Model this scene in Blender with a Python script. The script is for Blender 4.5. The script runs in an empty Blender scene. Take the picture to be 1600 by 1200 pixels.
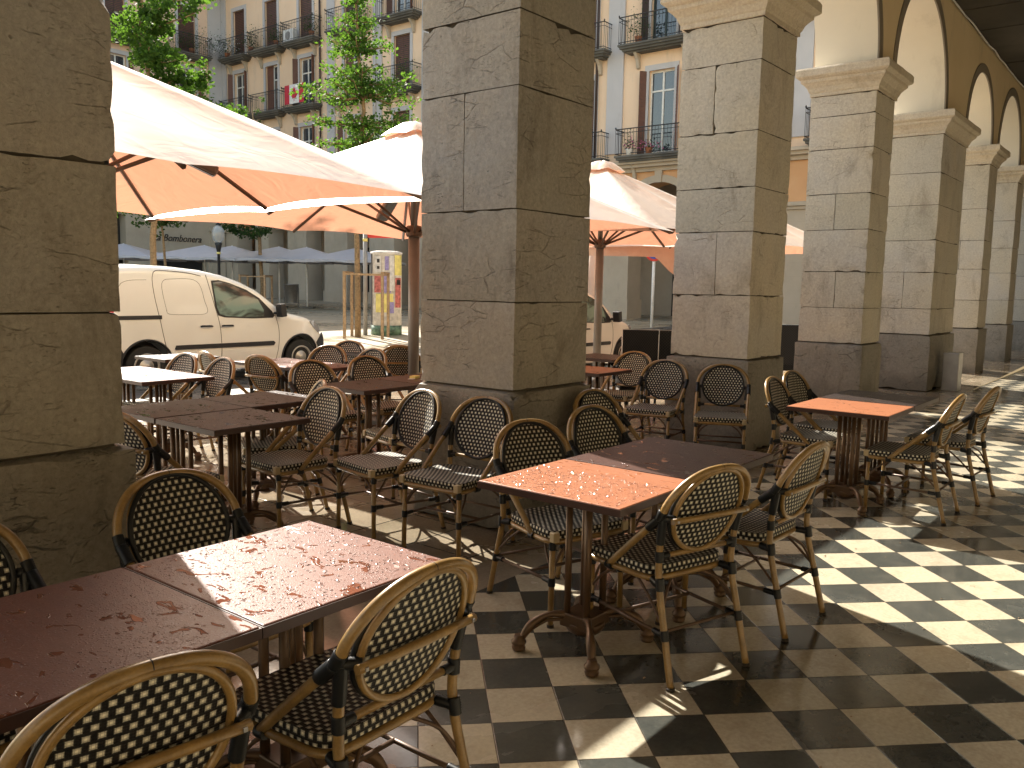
import bpy, bmesh, math, random
from mathutils import Vector, Matrix
random.seed(7)
PI = math.pi
R = math.radians
scn = bpy.context.scene
col = scn.collection

# ------------------------------------------------------------------ camera
CAMH = 1.559
cam_d = bpy.data.cameras.new('camera')
cam = bpy.data.objects.new('camera', cam_d)
col.objects.link(cam)
cam_d.sensor_width = 36.0
cam_d.lens = 36.0 * 1335 / 1600
cam_d.clip_end = 500
cam_d.clip_start = 0.05
def cam_axes():
    pitch, roll, arc = 0.1139, 0.0183, PI / 4 - 0.1143
    def c2w(x, y, z):
        s, c = math.sin(arc), math.cos(arc)
        return Vector((x * s + y * c, -x * c + y * s, z))
    f = Vector((0, math.cos(pitch), -math.sin(pitch)))
    u = Vector((0, math.sin(pitch), math.cos(pitch)))
    r = Vector((1, 0, 0))
    r1 = math.cos(roll) * r + math.sin(roll) * u
    u1 = -math.sin(roll) * r + math.cos(roll) * u
    return c2w(*r1), c2w(*u1), c2w(*f)
_r, _u, _f = cam_axes()
cam.matrix_world = Matrix(((_r.x, _u.x, -_f.x, 0), (_r.y, _u.y, -_f.y, 0), (_r.z, _u.z, -_f.z, CAMH), (0, 0, 0, 1)))
scn.camera = cam

# ------------------------------------------------------------------ world, sun, exposure
SUN = Vector((0.34 * 1.36, 1.36, 1.0)).normalized()
w = bpy.data.worlds.new('World'); scn.world = w; w.use_nodes = True
nt = w.node_tree
bg = nt.nodes['Background']
sky = nt.nodes.new('ShaderNodeTexSky'); sky.sky_type = 'NISHITA'; sky.sun_disc = False
sky.sun_elevation = math.asin(SUN.z); sky.sun_rotation = math.atan2(SUN.x, SUN.y)
sky.air_density = 1.2; sky.dust_density = 2.0
tint = nt.nodes.new('ShaderNodeMix'); tint.data_type = 'RGBA'; tint.blend_type = 'MULTIPLY'; tint.inputs[0].default_value = 1.0
tint.inputs[7].default_value = (1.12, 1.0, .84, 1)
nt.links.new(sky.outputs[0], tint.inputs[6]); nt.links.new(tint.outputs[2], bg.inputs[0]); bg.inputs[1].default_value = 0.135
sd = bpy.data.lights.new('sun', 'SUN'); sd.energy = 5.0; sd.angle = R(0.5); sd.color = (1.0, 0.945, 0.85)
so = bpy.data.objects.new('sun', sd); col.objects.link(so)
so.rotation_euler = SUN.to_track_quat('Z', 'Y').to_euler()
scn.view_settings.view_transform = 'Standard'
scn.view_settings.look = 'None'
scn.view_settings.gamma = 1
scn.view_settings.exposure = 1.62
scn.render.engine = 'CYCLES'
scn.cycles.max_bounces = 8
scn.cycles.diffuse_bounces = 5
scn.cycles.transparent_max_bounces = 8
scn.cycles.sample_clamp_indirect = 6

# ------------------------------------------------------------------ material helpers
class M:
    def __init__(s, name, color=(.5, .5, .5), rough=.6, spec=.5, metal=0.0):
        s.m = bpy.data.materials.new(name); s.m.use_nodes = True
        s.nt = s.m.node_tree; s.b = s.nt.nodes['Principled BSDF']
        s.b.inputs['Base Color'].default_value = (*color, 1)
        s.b.inputs['Roughness'].default_value = rough
        s.b.inputs['Specular IOR Level'].default_value = spec
        s.b.inputs['Metallic'].default_value = metal
        s.co = None
    def n(s, t, **k):
        nd = s.nt.nodes.new(t)
        for a, v in k.items():
            if a.startswith('i_'):
                nd.inputs[int(a[2:])].default_value = v
            else: setattr(nd, a, v)
        return nd
    def l(s, a, b): s.nt.links.new(a, b)
    def coord(s, kind='Object'):
        tc = s.n('ShaderNodeTexCoord'); return tc.outputs[kind]
    def pos(s): return s.n('ShaderNodeNewGeometry').outputs['Position']
    def noise(s, vec, scale, detail=4, rough=.55, dist=0.0):
        nd = s.n('ShaderNodeTexNoise'); nd.inputs['Scale'].default_value = scale
        nd.inputs['Detail'].default_value = detail; nd.inputs['Roughness'].default_value = rough
        nd.inputs['Distortion'].default_value = dist
        if vec is not None: s.l(vec, nd.inputs['Vector'])
        return nd.outputs['Fac']
    def ramp(s, fac, stops, interp='LINEAR'):
        nd = s.n('ShaderNodeValToRGB'); cr = nd.color_ramp; cr.interpolation = interp
        while len(cr.elements) < len(stops): cr.elements.new(.5)
        for e, (p, c) in zip(cr.elements, stops):
            e.position = p; e.color = (*c, 1) if len(c) == 3 else c
        s.l(fac, nd.inputs[0]); return nd.outputs[0]
    def g(s, a): return (a, a, a)
    def mix(s, fac, a, b, mode='MIX'):
        nd = s.n('ShaderNodeMix', data_type='RGBA', blend_type=mode)
        for v, i in ((fac, 0), (a, 6), (b, 7)):
            if hasattr(v, 'links') or hasattr(v, 'is_linked'): s.l(v, nd.inputs[i])
            elif i == 0: nd.inputs[0].default_value = v
            else: nd.inputs[i].default_value = (*v, 1)
        return nd.outputs[2]
    def math(s, op, a, b=0.0, c=None):
        nd = s.n('ShaderNodeMath', operation=op)
        for i, v in enumerate((a, b) if c is None else (a, b, c)):
            if hasattr(v, 'is_linked'): s.l(v, nd.inputs[i])
            else: nd.inputs[i].default_value = v
        return nd.outputs[0]
    def color(s, o): s.l(o, s.b.inputs['Base Color']); return s
    def rough(s, o): s.l(o, s.b.inputs['Roughness']); return s
    def bump(s, h, strength=.3, dist=.01):
        nd = s.n('ShaderNodeBump'); nd.inputs['Strength'].default_value = strength
        nd.inputs['Distance'].default_value = dist
        s.l(h, nd.inputs['Height']); s.l(nd.outputs[0], s.b.inputs['Normal']); return s
    def mapv(s, vec, scale=(1, 1, 1), loc=(0, 0, 0)):
        nd = s.n('ShaderNodeMapping'); nd.inputs['Scale'].default_value = scale; nd.inputs['Location'].default_value = loc
        s.l(vec, nd.inputs[0]); return nd.outputs[0]
    def rnd(s):
        return s.n('ShaderNodeObjectInfo').outputs['Random']

def simple(name, color, rough=.5, spec=.5, metal=0, var=0.12, scale=6):
    m = M(name, color, rough, spec, metal)
    f = m.noise(m.coord(), scale, 5)
    lo = tuple(c * (1 - var) for c in color); hi = tuple(min(1, c * (1 + var)) for c in color)
    m.color(m.ramp(f, [(.3, lo), (.7, hi)]))
    return m.m

def stone(name, base, grey, dark, course_dark=.0, bump=.5):
    m = M(name, base, .75, .35)
    p = m.pos()
    big = m.noise(p, 1.1, 3, .6)
    isl = m.n('ShaderNodeNewGeometry').outputs['Random Per Island']
    midn = m.noise(p, 4.5, 6, .65)
    c = m.ramp(big, [(.35, grey), (.62, base)])
    c = m.mix(m.math('MULTIPLY', isl, .6), c, tuple(v * k for v, k in zip(base, (.80, .83, .80))))
    stain = m.noise(m.mapv(p, (1, 1, .45), (3, 1, 7)), 2.3, 8, .72, .6)
    c = m.mix(m.ramp(stain, [(.52, (0, 0, 0)), (.72, (.75, .75, .75))]), c, dark)
    fine = m.noise(p, 40, 6, .7)
    c = m.mix(.42, c, m.ramp(fine, [(.28, m.g(.25)), (.72, m.g(.75))]), 'OVERLAY')
    blot = m.noise(p, 13, 8, .75, .8)
    c = m.mix(m.ramp(blot, [(.57, m.g(0)), (.72, m.g(.38))]), c, dark)
    c = m.mix(m.ramp(blot, [(.28, m.g(.25)), (.40, m.g(0))]), c, tuple(min(1, v * 1.35) for v in base))
    scr = m.noise(m.mapv(p, (9, 9, 38)), 3.2, 5, .6, 1.4)
    sm_ = m.math('MULTIPLY', m.ramp(scr, [(.60, m.g(0)), (.66, m.g(1))]), m.ramp(midn, [(.46, m.g(0)), (.60, m.g(1))]))
    c = m.mix(m.math('MULTIPLY', sm_, .75), c, dark)
    # dark weathering cracks: thin, mostly horizontal in the bedding
    v = m.n('ShaderNodeTexVoronoi', feature='DISTANCE_TO_EDGE'); v.inputs['Scale'].default_value = 3.2
    warp = m.n('ShaderNodeMix', data_type='VECTOR'); warp.inputs[0].default_value = .12
    nz = m.n('ShaderNodeTexNoise'); nz.inputs['Scale'].default_value = 5; nz.inputs['Detail'].default_value = 6
    m.l(p, nz.inputs['Vector']); m.l(m.mapv(p, (1, 1, 3.0)), warp.inputs[4]); m.l(nz.outputs['Color'], warp.inputs[5])
    m.l(warp.outputs[1], v.inputs['Vector'])
    crack = m.ramp(v.outputs['Distance'], [(.0, m.g(1)), (.022, m.g(0))])
    cm = m.math('MULTIPLY', crack, m.ramp(midn, [(.5, m.g(0)), (.62, m.g(1))]))
    c = m.mix(m.math('MULTIPLY', cm, .6), c, dark)
    pit = m.n('ShaderNodeTexVoronoi'); pit.inputs['Scale'].default_value = 9
    m.l(p, pit.inputs['Vector'])
    pm = m.ramp(pit.outputs['Distance'], [(.03, m.g(1)), (.07, m.g(0))])
    c = m.mix(m.math('MULTIPLY', pm, .55), c, dark)
    # darker towards the ground, with an uneven outline from the noise
    sx = m.n('ShaderNodeSeparateXYZ'); m.l(p, sx.inputs[0])
    low_dark = m.math('ADD', sx.outputs[2], m.math('MULTIPLY', big, 1.2))
    c = m.mix(m.ramp(low_dark, [(.75, m.g(.45)), (1.25, m.g(0))]), c, dark)
    m.color(c)
    h = m.math('ADD', m.math('MULTIPLY', midn, .8), m.math('MULTIPLY', fine, .55))
    h = m.math('SUBTRACT', h, m.math('MULTIPLY', cm, .9)); h = m.math('SUBTRACT', h, m.math('MULTIPLY', sm_, .6)); h = m.math('ADD', h, m.math('MULTIPLY', blot, .5))
    h = m.math('SUBTRACT', h, m.math('MULTIPLY', pm, .5))
    m.bump(h, bump * 1.5, .012)
    return m.m

MAT = {}
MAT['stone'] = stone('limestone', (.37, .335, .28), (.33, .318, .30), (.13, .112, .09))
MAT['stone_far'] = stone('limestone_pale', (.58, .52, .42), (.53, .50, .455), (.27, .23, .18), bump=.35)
MAT['capital'] = stone('capital_stone', (.62, .54, .42), (.57, .50, .41), (.34, .27, .19), bump=.25)
MAT['plinth'] = stone('plinth_stone', (.31, .28, .235), (.27, .255, .23), (.10, .088, .07), bump=.7)
MAT['mortar'] = simple('mortar', (.09, .075, .055), .9)

def plaster(name, c1, c2, stain=(.3, .26, .2)):
    m = M(name, c1, .85, .25); p = m.pos()
    a = m.noise(p, .9, 5, .6); c = m.ramp(a, [(.3, c1), (.7, c2)])
    b = m.noise(m.mapv(p, (1, 1, .3)), 2.2, 7, .7)
    c = m.mix(m.ramp(b, [(.56, m.g(0)), (.8, m.g(.5))]), c, stain)
    m.color(c); m.bump(m.noise(p, 30, 5), .15, .006); return m.m
MAT['ochre'] = plaster('ochre_plaster', (.70, .56, .34), (.76, .62, .40))
MAT['cream_plaster'] = plaster('cream_plaster', (.70, .65, .54), (.76, .71, .59), (.42, .37, .28))
MAT['band'] = plaster('band_plaster', (.21, .18, .14), (.26, .22, .17))
MAT['peach'] = plaster('peach_plaster', (.72, .50, .35), (.77, .56, .41), (.42, .31, .22))
MAT['peach2'] = plaster('cream_peach_plaster', (.78, .56, .38), (.82, .61, .43), (.42, .34, .27))
MAT['orange'] = plaster('orange_plaster', (.60, .33, .16), (.64, .38, .20), (.42, .28, .18))
MAT['greyp'] = plaster('grey_plaster', (.47, .45, .445), (.53, .505, .50), (.27, .26, .25))
MAT['darkstone'] = plaster('weathered_ledge_stone', (.085, .082, .075), (.16, .15, .13), (.05, .05, .045))
MAT['greystone'] = plaster('grey_ashlar', (.42, .35, .265), (.50, .425, .33), (.2, .18, .16))
MAT['dark_in'] = simple('dark_shop_interior', (.015, .014, .013), .6)  # near-black sheets: the shade of rooms behind openings is in the colour
MAT['ceil'] = plaster('sooty_ceiling', (.05, .045, .037), (.085, .075, .06), (.03, .028, .022))  # very dark ceiling tone with random blotches
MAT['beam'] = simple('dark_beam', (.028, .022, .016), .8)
MAT['iron'] = simple('black_iron', (.02, .02, .022), .45, .5, .0)
MAT['shutter'] = simple('brown_shutter', (.13, .055, .035), .6)
MAT['shutter_dark'] = simple('dark_shutter', (.05, .03, .025), .6)
MAT['wframe'] = simple('white_window_frame', (.7, .68, .63), .5)
MAT['greenframe'] = simple('dark_green_frame', (.02, .035, .03), .5)
g = M('window_glass', (.03, .04, .05), .04, 1.0); g.b.inputs['Coat Weight'].default_value = 1; MAT['glass'] = g.m
MAT['innerwall'] = plaster('inner_wall_plaster', (.60, .52, .38), (.66, .57, .42))
MAT['curtain'] = simple('net_curtain', (.55, .55, .55), .8, .2)
MAT['foil'] = None

# checkered floor: UV is in tile units
m = M('checker_tiles', (.4, .35, .25), .3, .6)
uv = m.coord('UV'); sp = m.n('ShaderNodeSeparateXYZ'); m.l(uv, sp.inputs[0])
fu = m.math('FLOOR', sp.outputs[0]); fv = m.math('FLOOR', sp.outputs[1])
par = m.math('ABSOLUTE', m.math('MODULO', m.math('ADD', fu, fv), 2.0))
cid = m.n('ShaderNodeCombineXYZ'); m.l(fu, cid.inputs[0]); m.l(fv, cid.inputs[1])
wn = m.n('ShaderNodeTexWhiteNoise', noise_dimensions='3D'); m.l(cid.outputs[0], wn.inputs[0])
p = m.pos()
n1 = m.noise(p, 7, 7, .65); n2 = m.noise(p, 55, 5, .6); n3 = m.noise(p, 1.6, 4, .6)
light = m.ramp(wn.outputs[0], [(0, (.44, .39, .28)), (.5, (.50, .44, .32)), (1, (.40, .36, .275))])
dark = m.ramp(wn.outputs[0], [(0, (.042, .044, .039)), (1, (.068, .071, .062))])
light = m.mix(m.ramp(n1, [(.5, m.g(0)), (.75, m.g(.5))]), light, (.26, .2, .13))
dark = m.mix(m.ramp(n1, [(.48, m.g(0)), (.75, m.g(.55))]), dark, (.115, .11, .09))
c = m.mix(par, light, dark)
c = m.mix(.35, c, m.ramp(n2, [(.3, m.g(.3)), (.7, m.g(.7))]), 'OVERLAY')
vs = m.n('ShaderNodeTexVoronoi'); vs.inputs['Scale'].default_value = 11; m.l(p, vs.inputs['Vector'])
c = m.mix(m.math('MULTIPLY', m.ramp(vs.outputs['Distance'], [(.02, m.g(1)), (.05, m.g(0))]), .5), c, (.05, .04, .03))
ax = m.math('ABSOLUTE', m.math('SUBTRACT', m.math('FRACT', sp.outputs[0]), .5)); ay = m.math('ABSOLUTE', m.math('SUBTRACT', m.math('FRACT', sp.outputs[1]), .5))
ed = m.math('MAXIMUM', ax, ay)
gr = m.ramp(ed, [(.489, m.g(0)), (.4935, m.g(1))])
c = m.mix(gr, c, (.05, .042, .03))
m.color(c)
wet = m.ramp(m.noise(p, 1.3, 5, .6, .5), [(.48, m.g(.05)), (.66, m.g(.26))])
rr = m.math('ADD', wet, m.math('MULTIPLY', n1, .16)); m.rough(rr)
m.bump(m.math('SUBTRACT', m.math('ADD', m.math('MULTIPLY', n2, .12), m.math('MULTIPLY', wn.outputs[0], .3)), m.math('SUBTRACT', gr, m.math('ADD', m.math('MULTIPLY', m.math('SUBTRACT', m.math('FRACT', sp.outputs[0]), .5), m.math('SUBTRACT', wn.outputs[0], .5)), m.math('MULTIPLY', n1, .35)))), .4, .003)
MAT['checker'] = m.m

def paving(name, ca, cb, size, wetlo, wethi, wetscale=.9):
    m = M(name, ca, .5, .5); p = m.pos()
    br = m.n('ShaderNodeTexBrick'); br.inputs['Scale'].default_value = 1.0
    br.inputs['Brick Width'].default_value = size[0]; br.inputs['Row Height'].default_value = size[1]
    br.inputs['Mortar Size'].default_value = .006; br.inputs['Color1'].default_value = (*ca, 1); br.inputs['Color2'].default_value = (*cb, 1)
    br.inputs['Mortar'].default_value = (.05, .045, .035, 1); m.l(p, br.inputs['Vector'])
    n1 = m.noise(p, 3, 7, .65); n2 = m.noise(p, 60, 4)
    c = m.mix(.6, br.outputs[0], m.ramp(n1, [(.3, m.g(.32)), (.7, m.g(.66))]), 'OVERLAY')
    c = m.mix(.3, c, m.ramp(n2, [(.3, m.g(.3)), (.7, m.g(.7))]), 'OVERLAY'); m.color(c)
    m.rough(m.ramp(m.noise(p, wetscale, 5, .6, .4), [(.42, m.g(wetlo)), (.6, m.g(wethi))]))
    m.bump(m.math('SUBTRACT', m.math('MULTIPLY', n2, .2), br.outputs['Fac']), .3, .004); return m.m
MAT['paving'] = paving('beige_paving', (.30, .25, .17), (.35, .29, .20), (1.2, .6), .22, .7, .5)
MAT['wetpaving'] = paving('wet_paving', (.22, .18, .125), (.27, .22, .155), (.9, .45), .07, .28, 1.2)
MAT['road'] = paving('road_setts', (.085, .08, .075), (.10, .095, .088), (.3, .15), .2, .6, 1)

# woven back / seat: UV in metres
m = M('black_cream_weave', (.02, .018, .018), .5, .22)
uv = m.coord('UV'); sp = m.n('ShaderNodeSeparateXYZ'); m.l(uv, sp.inputs[0])
a = m.math('DIVIDE', sp.outputs[0], .0265); b = m.math('DIVIDE', sp.outputs[1], .0440)
def dot(o):
    x = m.math('ABSOLUTE', m.math('SUBTRACT', m.math('FRACT', m.math('ADD', a, o)), .5))
    y = m.math('ABSOLUTE', m.math('SUBTRACT', m.math('FRACT', m.math('ADD', b, o)), .5))
    return m.math('MAXIMUM', m.math('MULTIPLY', x, .0265), m.math('MULTIPLY', y, .0440))
d = m.math('MINIMUM', dot(0.0), dot(0.5))
msk = m.ramp(d, [(.0054, m.g(1)), (.0060, m.g(0))])
strand = m.math('ABSOLUTE', m.math('SUBTRACT', m.math('FRACT', m.math('MULTIPLY', a, 4.0)), .5))
strv = m.math('ABSOLUTE', m.math('SUBTRACT', m.math('FRACT', m.math('MULTIPLY', b, 6.0)), .5))
fl = m.ramp(m.math('MINIMUM', strand, strv), [(.0, m.g(.35)), (.14, m.g(1))])
cream = m.mix(1.0, (.80, .75, .60), fl, 'MULTIPLY')
c = m.mix(msk, m.ramp(m.noise(m.coord(), 30), [(.3, (.007, .0065, .0065)), (.7, (.016, .014, .014))]), cream)
m.color(c)
hh = m.math('ADD', m.math('MULTIPLY', m.ramp(d, [(.0045, m.g(1)), (.010, m.g(0))]), 1.0), m.math('MULTIPLY', m.math('ADD', strand, strv), .5))
m.bump(hh, .6, .004); MAT['weave'] = m.m

m = M('cane_tube', (.30, .17, .055), .30, .5)
p = m.coord(); n = m.noise(p, 18, 4, .6); n2 = m.noise(m.mapv(p, (1, 1, 1)), 160, 3)
m.color(m.mix(.35, m.ramp(n, [(.3, (.20, .118, .036)), (.7, (.33, .205, .068))]), m.ramp(n2, [(.3, m.g(.35)), (.7, m.g(.65))]), 'OVERLAY'))
m.b.inputs['Coat Weight'].default_value = .35; m.b.inputs['Coat Roughness'].default_value = .15
MAT['cane'] = m.m
m = M('black_binding', (.010, .011, .012), .38, .35); MAT['bind'] = m.m
MAT['creamblock'] = simple('cream_corner', (.50, .40, .24), .5)
MAT['glide'] = simple('rubber_glide', (.03, .022, .015), .6)

def tabletop(name, ca, cb, wet, spec=.3):
    m = M(name, ca, .35, spec); p = m.pos()
    gr = m.noise(m.mapv(p, (26, 3, 3)), 3, 5, .6, .4)
    m.color(m.ramp(gr, [(.3, ca), (.7, cb)]))
    pud = m.noise(m.mapv(p, (1.3, .7, 1)), 15, 3, .55, 1.0)
    thr = .655 - wet * .045
    pm = m.ramp(pud, [(thr, m.g(0)), (thr + .018, m.g(1))])
    fine = m.noise(p, 210, 3, .7)
    m.rough(m.mix(pm, m.ramp(fine, [(.3, m.g(.34)), (.7, m.g(.55))]), (.04, .04, .04)))
    v = m.n('ShaderNodeTexVoronoi'); v.inputs['Scale'].default_value = 120; m.l(p, v.inputs['Vector'])
    drop = m.ramp(v.outputs['Distance'], [(.12, m.g(1)), (.34, m.g(0))])
    area = m.ramp(m.noise(p, 5, 3), [(.42, m.g(0)), (.55, m.g(1))])
    dm = m.math('MULTIPLY', m.math('MULTIPLY', drop, area), m.math('SUBTRACT', 1.0, pm))
    h = m.math('ADD', m.math('MULTIPLY', pm, 1.0), m.math('MULTIPLY', dm, .7 * wet))
    h = m.math('ADD', h, m.math('MULTIPLY', m.math('MULTIPLY', fine, .22), m.math('SUBTRACT', 1.0, pm)))
    m.bump(h, .8, .0022)
    return m.m
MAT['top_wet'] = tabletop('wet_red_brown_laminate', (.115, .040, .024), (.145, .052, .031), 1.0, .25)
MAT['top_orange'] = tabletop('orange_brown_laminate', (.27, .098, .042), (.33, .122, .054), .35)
MAT['top_dark'] = tabletop('dark_brown_laminate', (.022, .015, .013), (.031, .020, .017), 1.0, .16)  # dark copy of the table laminate, shade put into the colour
MAT['top_brown'] = tabletop('brown_laminate', (.055, .026, .019), (.075, .035, .025), .9, .18)  # browner copy for the shaded joined top, its shade put into the colour
MAT['tedge'] = simple('table_edge', (.055, .025, .018), .4)
MAT['bronze'] = simple('bronze_metal', (.11, .062, .03), .38, .6, .35)
m = M('water', (.95, .95, .95), .16, 1.0); m.b.inputs['Transmission Weight'].default_value = 1.0; m.b.inputs['IOR'].default_value = 1.45; MAT['water'] = m.m

# canopy cloth (lets sunlight through, warm underside)
def cloth(name, top, trans, mixf=.38):
    mt = bpy.data.materials.new(name); mt.use_nodes = True; nt = mt.node_tree
    for n in list(nt.nodes): nt.nodes.remove(n)
    o = nt.nodes.new('ShaderNodeOutputMaterial'); d = nt.nodes.new('ShaderNodeBsdfDiffuse'); t = nt.nodes.new('ShaderNodeBsdfTranslucent')
    mx = nt.nodes.new('ShaderNodeMixShader'); mx.inputs[0].default_value = mixf
    tc = nt.nodes.new('ShaderNodeTexCoord'); nz = nt.nodes.new('ShaderNodeTexNoise'); nz.inputs['Scale'].default_value = 2.6; nz.inputs['Detail'].default_value = 5
    nt.links.new(tc.outputs['Object'], nz.inputs['Vector'])
    rp = nt.nodes.new('ShaderNodeValToRGB'); rp.color_ramp.elements[0].position = .35; rp.color_ramp.elements[1].position = .7
    rp.color_ramp.elements[0].color = (*[c * .9 for c in top], 1); rp.color_ramp.elements[1].color = (*top, 1)
    nt.links.new(nz.outputs[0], rp.inputs[0]); nt.links.new(rp.outputs[0], d.inputs[0]); t.inputs[0].default_value = (*trans, 1)
    wv = nt.nodes.new('ShaderNodeTexNoise'); wv.inputs['Scale'].default_value = 3; nt.links.new(tc.outputs['Object'], wv.inputs['Vector'])
    bp_ = nt.nodes.new('ShaderNodeBump'); bp_.inputs['Strength'].default_value = .5; bp_.inputs['Distance'].default_value = .05; wv.inputs['Distortion'].default_value = 1.5; nt.links.new(bp_.outputs[0], t.inputs['Normal'])
    nt.links.new(wv.outputs[0], bp_.inputs['Height']); nt.links.new(bp_.outputs[0], d.inputs['Normal'])
    nt.links.new(d.outputs[0], mx.inputs[1]); nt.links.new(t.outputs[0], mx.inputs[2])
    # rain-wet sheen
    gl = nt.nodes.new('ShaderNodeBsdfGlossy'); gl.inputs['Roughness'].default_value = .42; fr = nt.nodes.new('ShaderNodeFresnel'); fr.inputs[0].default_value = 1.5
    m2 = nt.nodes.new('ShaderNodeMixShader'); ge = nt.nodes.new('ShaderNodeNewGeometry'); mu = nt.nodes.new('ShaderNodeMath'); mu.operation = 'MULTIPLY'
    iv = nt.nodes.new('ShaderNodeMath'); iv.operation = 'SUBTRACT'; iv.inputs[0].default_value = 1.0; nt.links.new(ge.outputs['Backfacing'], iv.inputs[1])
    nt.links.new(fr.outputs[0], mu.inputs[0]); nt.links.new(iv.outputs[0], mu.inputs[1]); nt.links.new(mu.outputs[0], m2.inputs[0]); nt.links.new(mx.outputs[0], m2.inputs[1]); nt.links.new(gl.outputs[0], m2.inputs[2])
    nt.links.new(m2.outputs[0], o.inputs[0])
    return mt
MAT['canopy'] = cloth('peach_canopy_cloth', (.84, .68, .55), (.44, .19, .118), .45)
MAT['greycanopy'] = cloth('grey_canopy_cloth', (.50, .50, .54), (.1, .1, .12), .1)
MAT['flagwhite'] = simple('flag_white', (.7, .68, .66), .8); MAT['flagred'] = simple('flag_red', (.5, .03, .05), .8)
MAT['alu'] = simple('brown_grey_pole', (.20, .185, .165), .42, .5, .25)
MAT['rib'] = simple('dark_rib', (.12, .075, .05), .45, .5, .3)
MAT['heater'] = simple('heater_casing', (.16, .12, .095), .4, .5, .5)
m = M('van_paint', (.66, .56, .40), .32, .5); m.b.inputs['Coat Weight'].default_value = .7; m.b.inputs['Coat Roughness'].default_value = .06
m.color(m.ramp(m.noise(m.coord(), 2.0, 4), [(.3, (.76, .74, .68)), (.7, (.80, .78, .72))])); MAT['paint'] = m.m
MAT['blackplastic'] = simple('black_plastic', (.018, .018, .02), .5)
MAT['seam'] = simple('panel_gap', (.09, .075, .055), .7)
MAT['rubber'] = simple('tyre_rubber', (.015, .015, .015), .8)
MAT['steel'] = simple('steel_rim', (.42, .39, .34), .35, .5, .5)
m = M('car_glass', (.10, .14, .13), .05, 1.0); m.b.inputs['Coat Weight'].default_value = 1
m.color(m.ramp(m.noise(m.mapv(m.coord(), (1, 1, 2.2)), 1.9, 3, .5, 1.0), [(.4, (.05, .06, .055)), (.55, (.22, .32, .28))])); MAT['carglass'] = m.m
MAT['redlight'] = simple('red_lamp', (.55, .01, .02), .15)
MAT['headlight'] = simple('headlight_glass', (.35, .36, .38), .08, 1, .3)
MAT['wood'] = simple('pale_timber', (.36, .235, .13), .7, .3, 0, .3, 14)
MAT['bark'] = simple('pale_bark', (.25, .17, .095), .85, .2, 0, .35, 20)
m = M('black_wicker', (.012, .012, .013), .5, .35); wv_ = m.n('ShaderNodeTexChecker'); wv_.inputs['Scale'].default_value = 55
m.l(m.coord(), wv_.inputs['Vector']); m.color(m.ramp(wv_.outputs['Fac'], [(0, (.006, .006, .006)), (1, (.022, .022, .023))])); m.bump(wv_.outputs['Fac'], .6, .004); MAT['blackwicker'] = m.m
MAT['whitetrim'] = simple('white_piping', (.7, .7, .68), .5)
MAT['galv'] = simple('galvanised_steel', (.33, .33, .34), .4, .5, .7)
MAT['grey'] = simple('grey_pole', (.30, .29, .28), .5, .5, .3)
MAT['white'] = simple('white_paint', (.75, .74, .72), .5)
MAT['red'] = simple('red_sign', (.62, .03, .02), .45)
MAT['blue'] = simple('blue_sign', (.02, .06, .35), .4)
MAT['yellow'] = simple('yellow_paper', (.80, .68, .22), .6, .5, 0, .15, 8)
MAT['purple'] = simple('purple_paper', (.30, .25, .46), .6, .5, 0, .3, 14)
MAT['paperw'] = simple('white_paper', (.68, .64, .60), .7, .3, 0, .25, 9)
MAT['paperr'] = simple('red_pink_paper', (.52, .16, .14), .7, .3, 0, .5, 12)
MAT['green'] = simple('green_metal', (.12, .20, .13), .6, .5, 0, .7, 9)
MAT['ink'] = simple('black_letters', (.03, .022, .02), .5)
MAT['terracotta'] = simple('terracotta', (.30, .12, .06), .8)
MAT['pinkf'] = simple('pink_petals', (.55, .08, .22), .6)
m = M('lamp_glass', (.75, .75, .72), .1, .6); m.b.inputs['Transmission Weight'].default_value = .6; MAT['globe'] = m.m
def leafmat(name, a, b, tr):
    mt = bpy.data.materials.new(name); mt.use_nodes = True; nt = mt.node_tree
    for n in list(nt.nodes): nt.nodes.remove(n)
    o = nt.nodes.new('ShaderNodeOutputMaterial'); d = nt.nodes.new('ShaderNodeBsdfPrincipled'); t = nt.nodes.new('ShaderNodeBsdfTranslucent')
    mx = nt.nodes.new('ShaderNodeMixShader'); mx.inputs[0].default_value = .42; d.inputs['Roughness'].default_value = .65; d.inputs['Specular IOR Level'].default_value = .2
    ge = nt.nodes.new('ShaderNodeNewGeometry'); rp = nt.nodes.new('ShaderNodeValToRGB')
    rp.color_ramp.elements[0].color = (*a, 1); rp.color_ramp.elements[1].color = (*b, 1)
    nt.links.new(ge.outputs['Random Per Island'], rp.inputs[0]); nt.links.new(rp.outputs[0], d.inputs['Base Color']); t.inputs[0].default_value = (*tr, 1)
    nt.links.new(d.outputs[0], mx.inputs[1]); nt.links.new(t.outputs[0], mx.inputs[2]); nt.links.new(mx.outputs[0], o.inputs[0]); return mt
MAT['leaf'] = leafmat('fresh_green_leaves', (.02, .05, .012), (.06, .12, .02), (.13, .26, .025))
MAT['leafdark'] = leafmat('dark_green_leaves', (.02, .045, .014), (.045, .085, .025), (.06, .12, .02))

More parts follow.
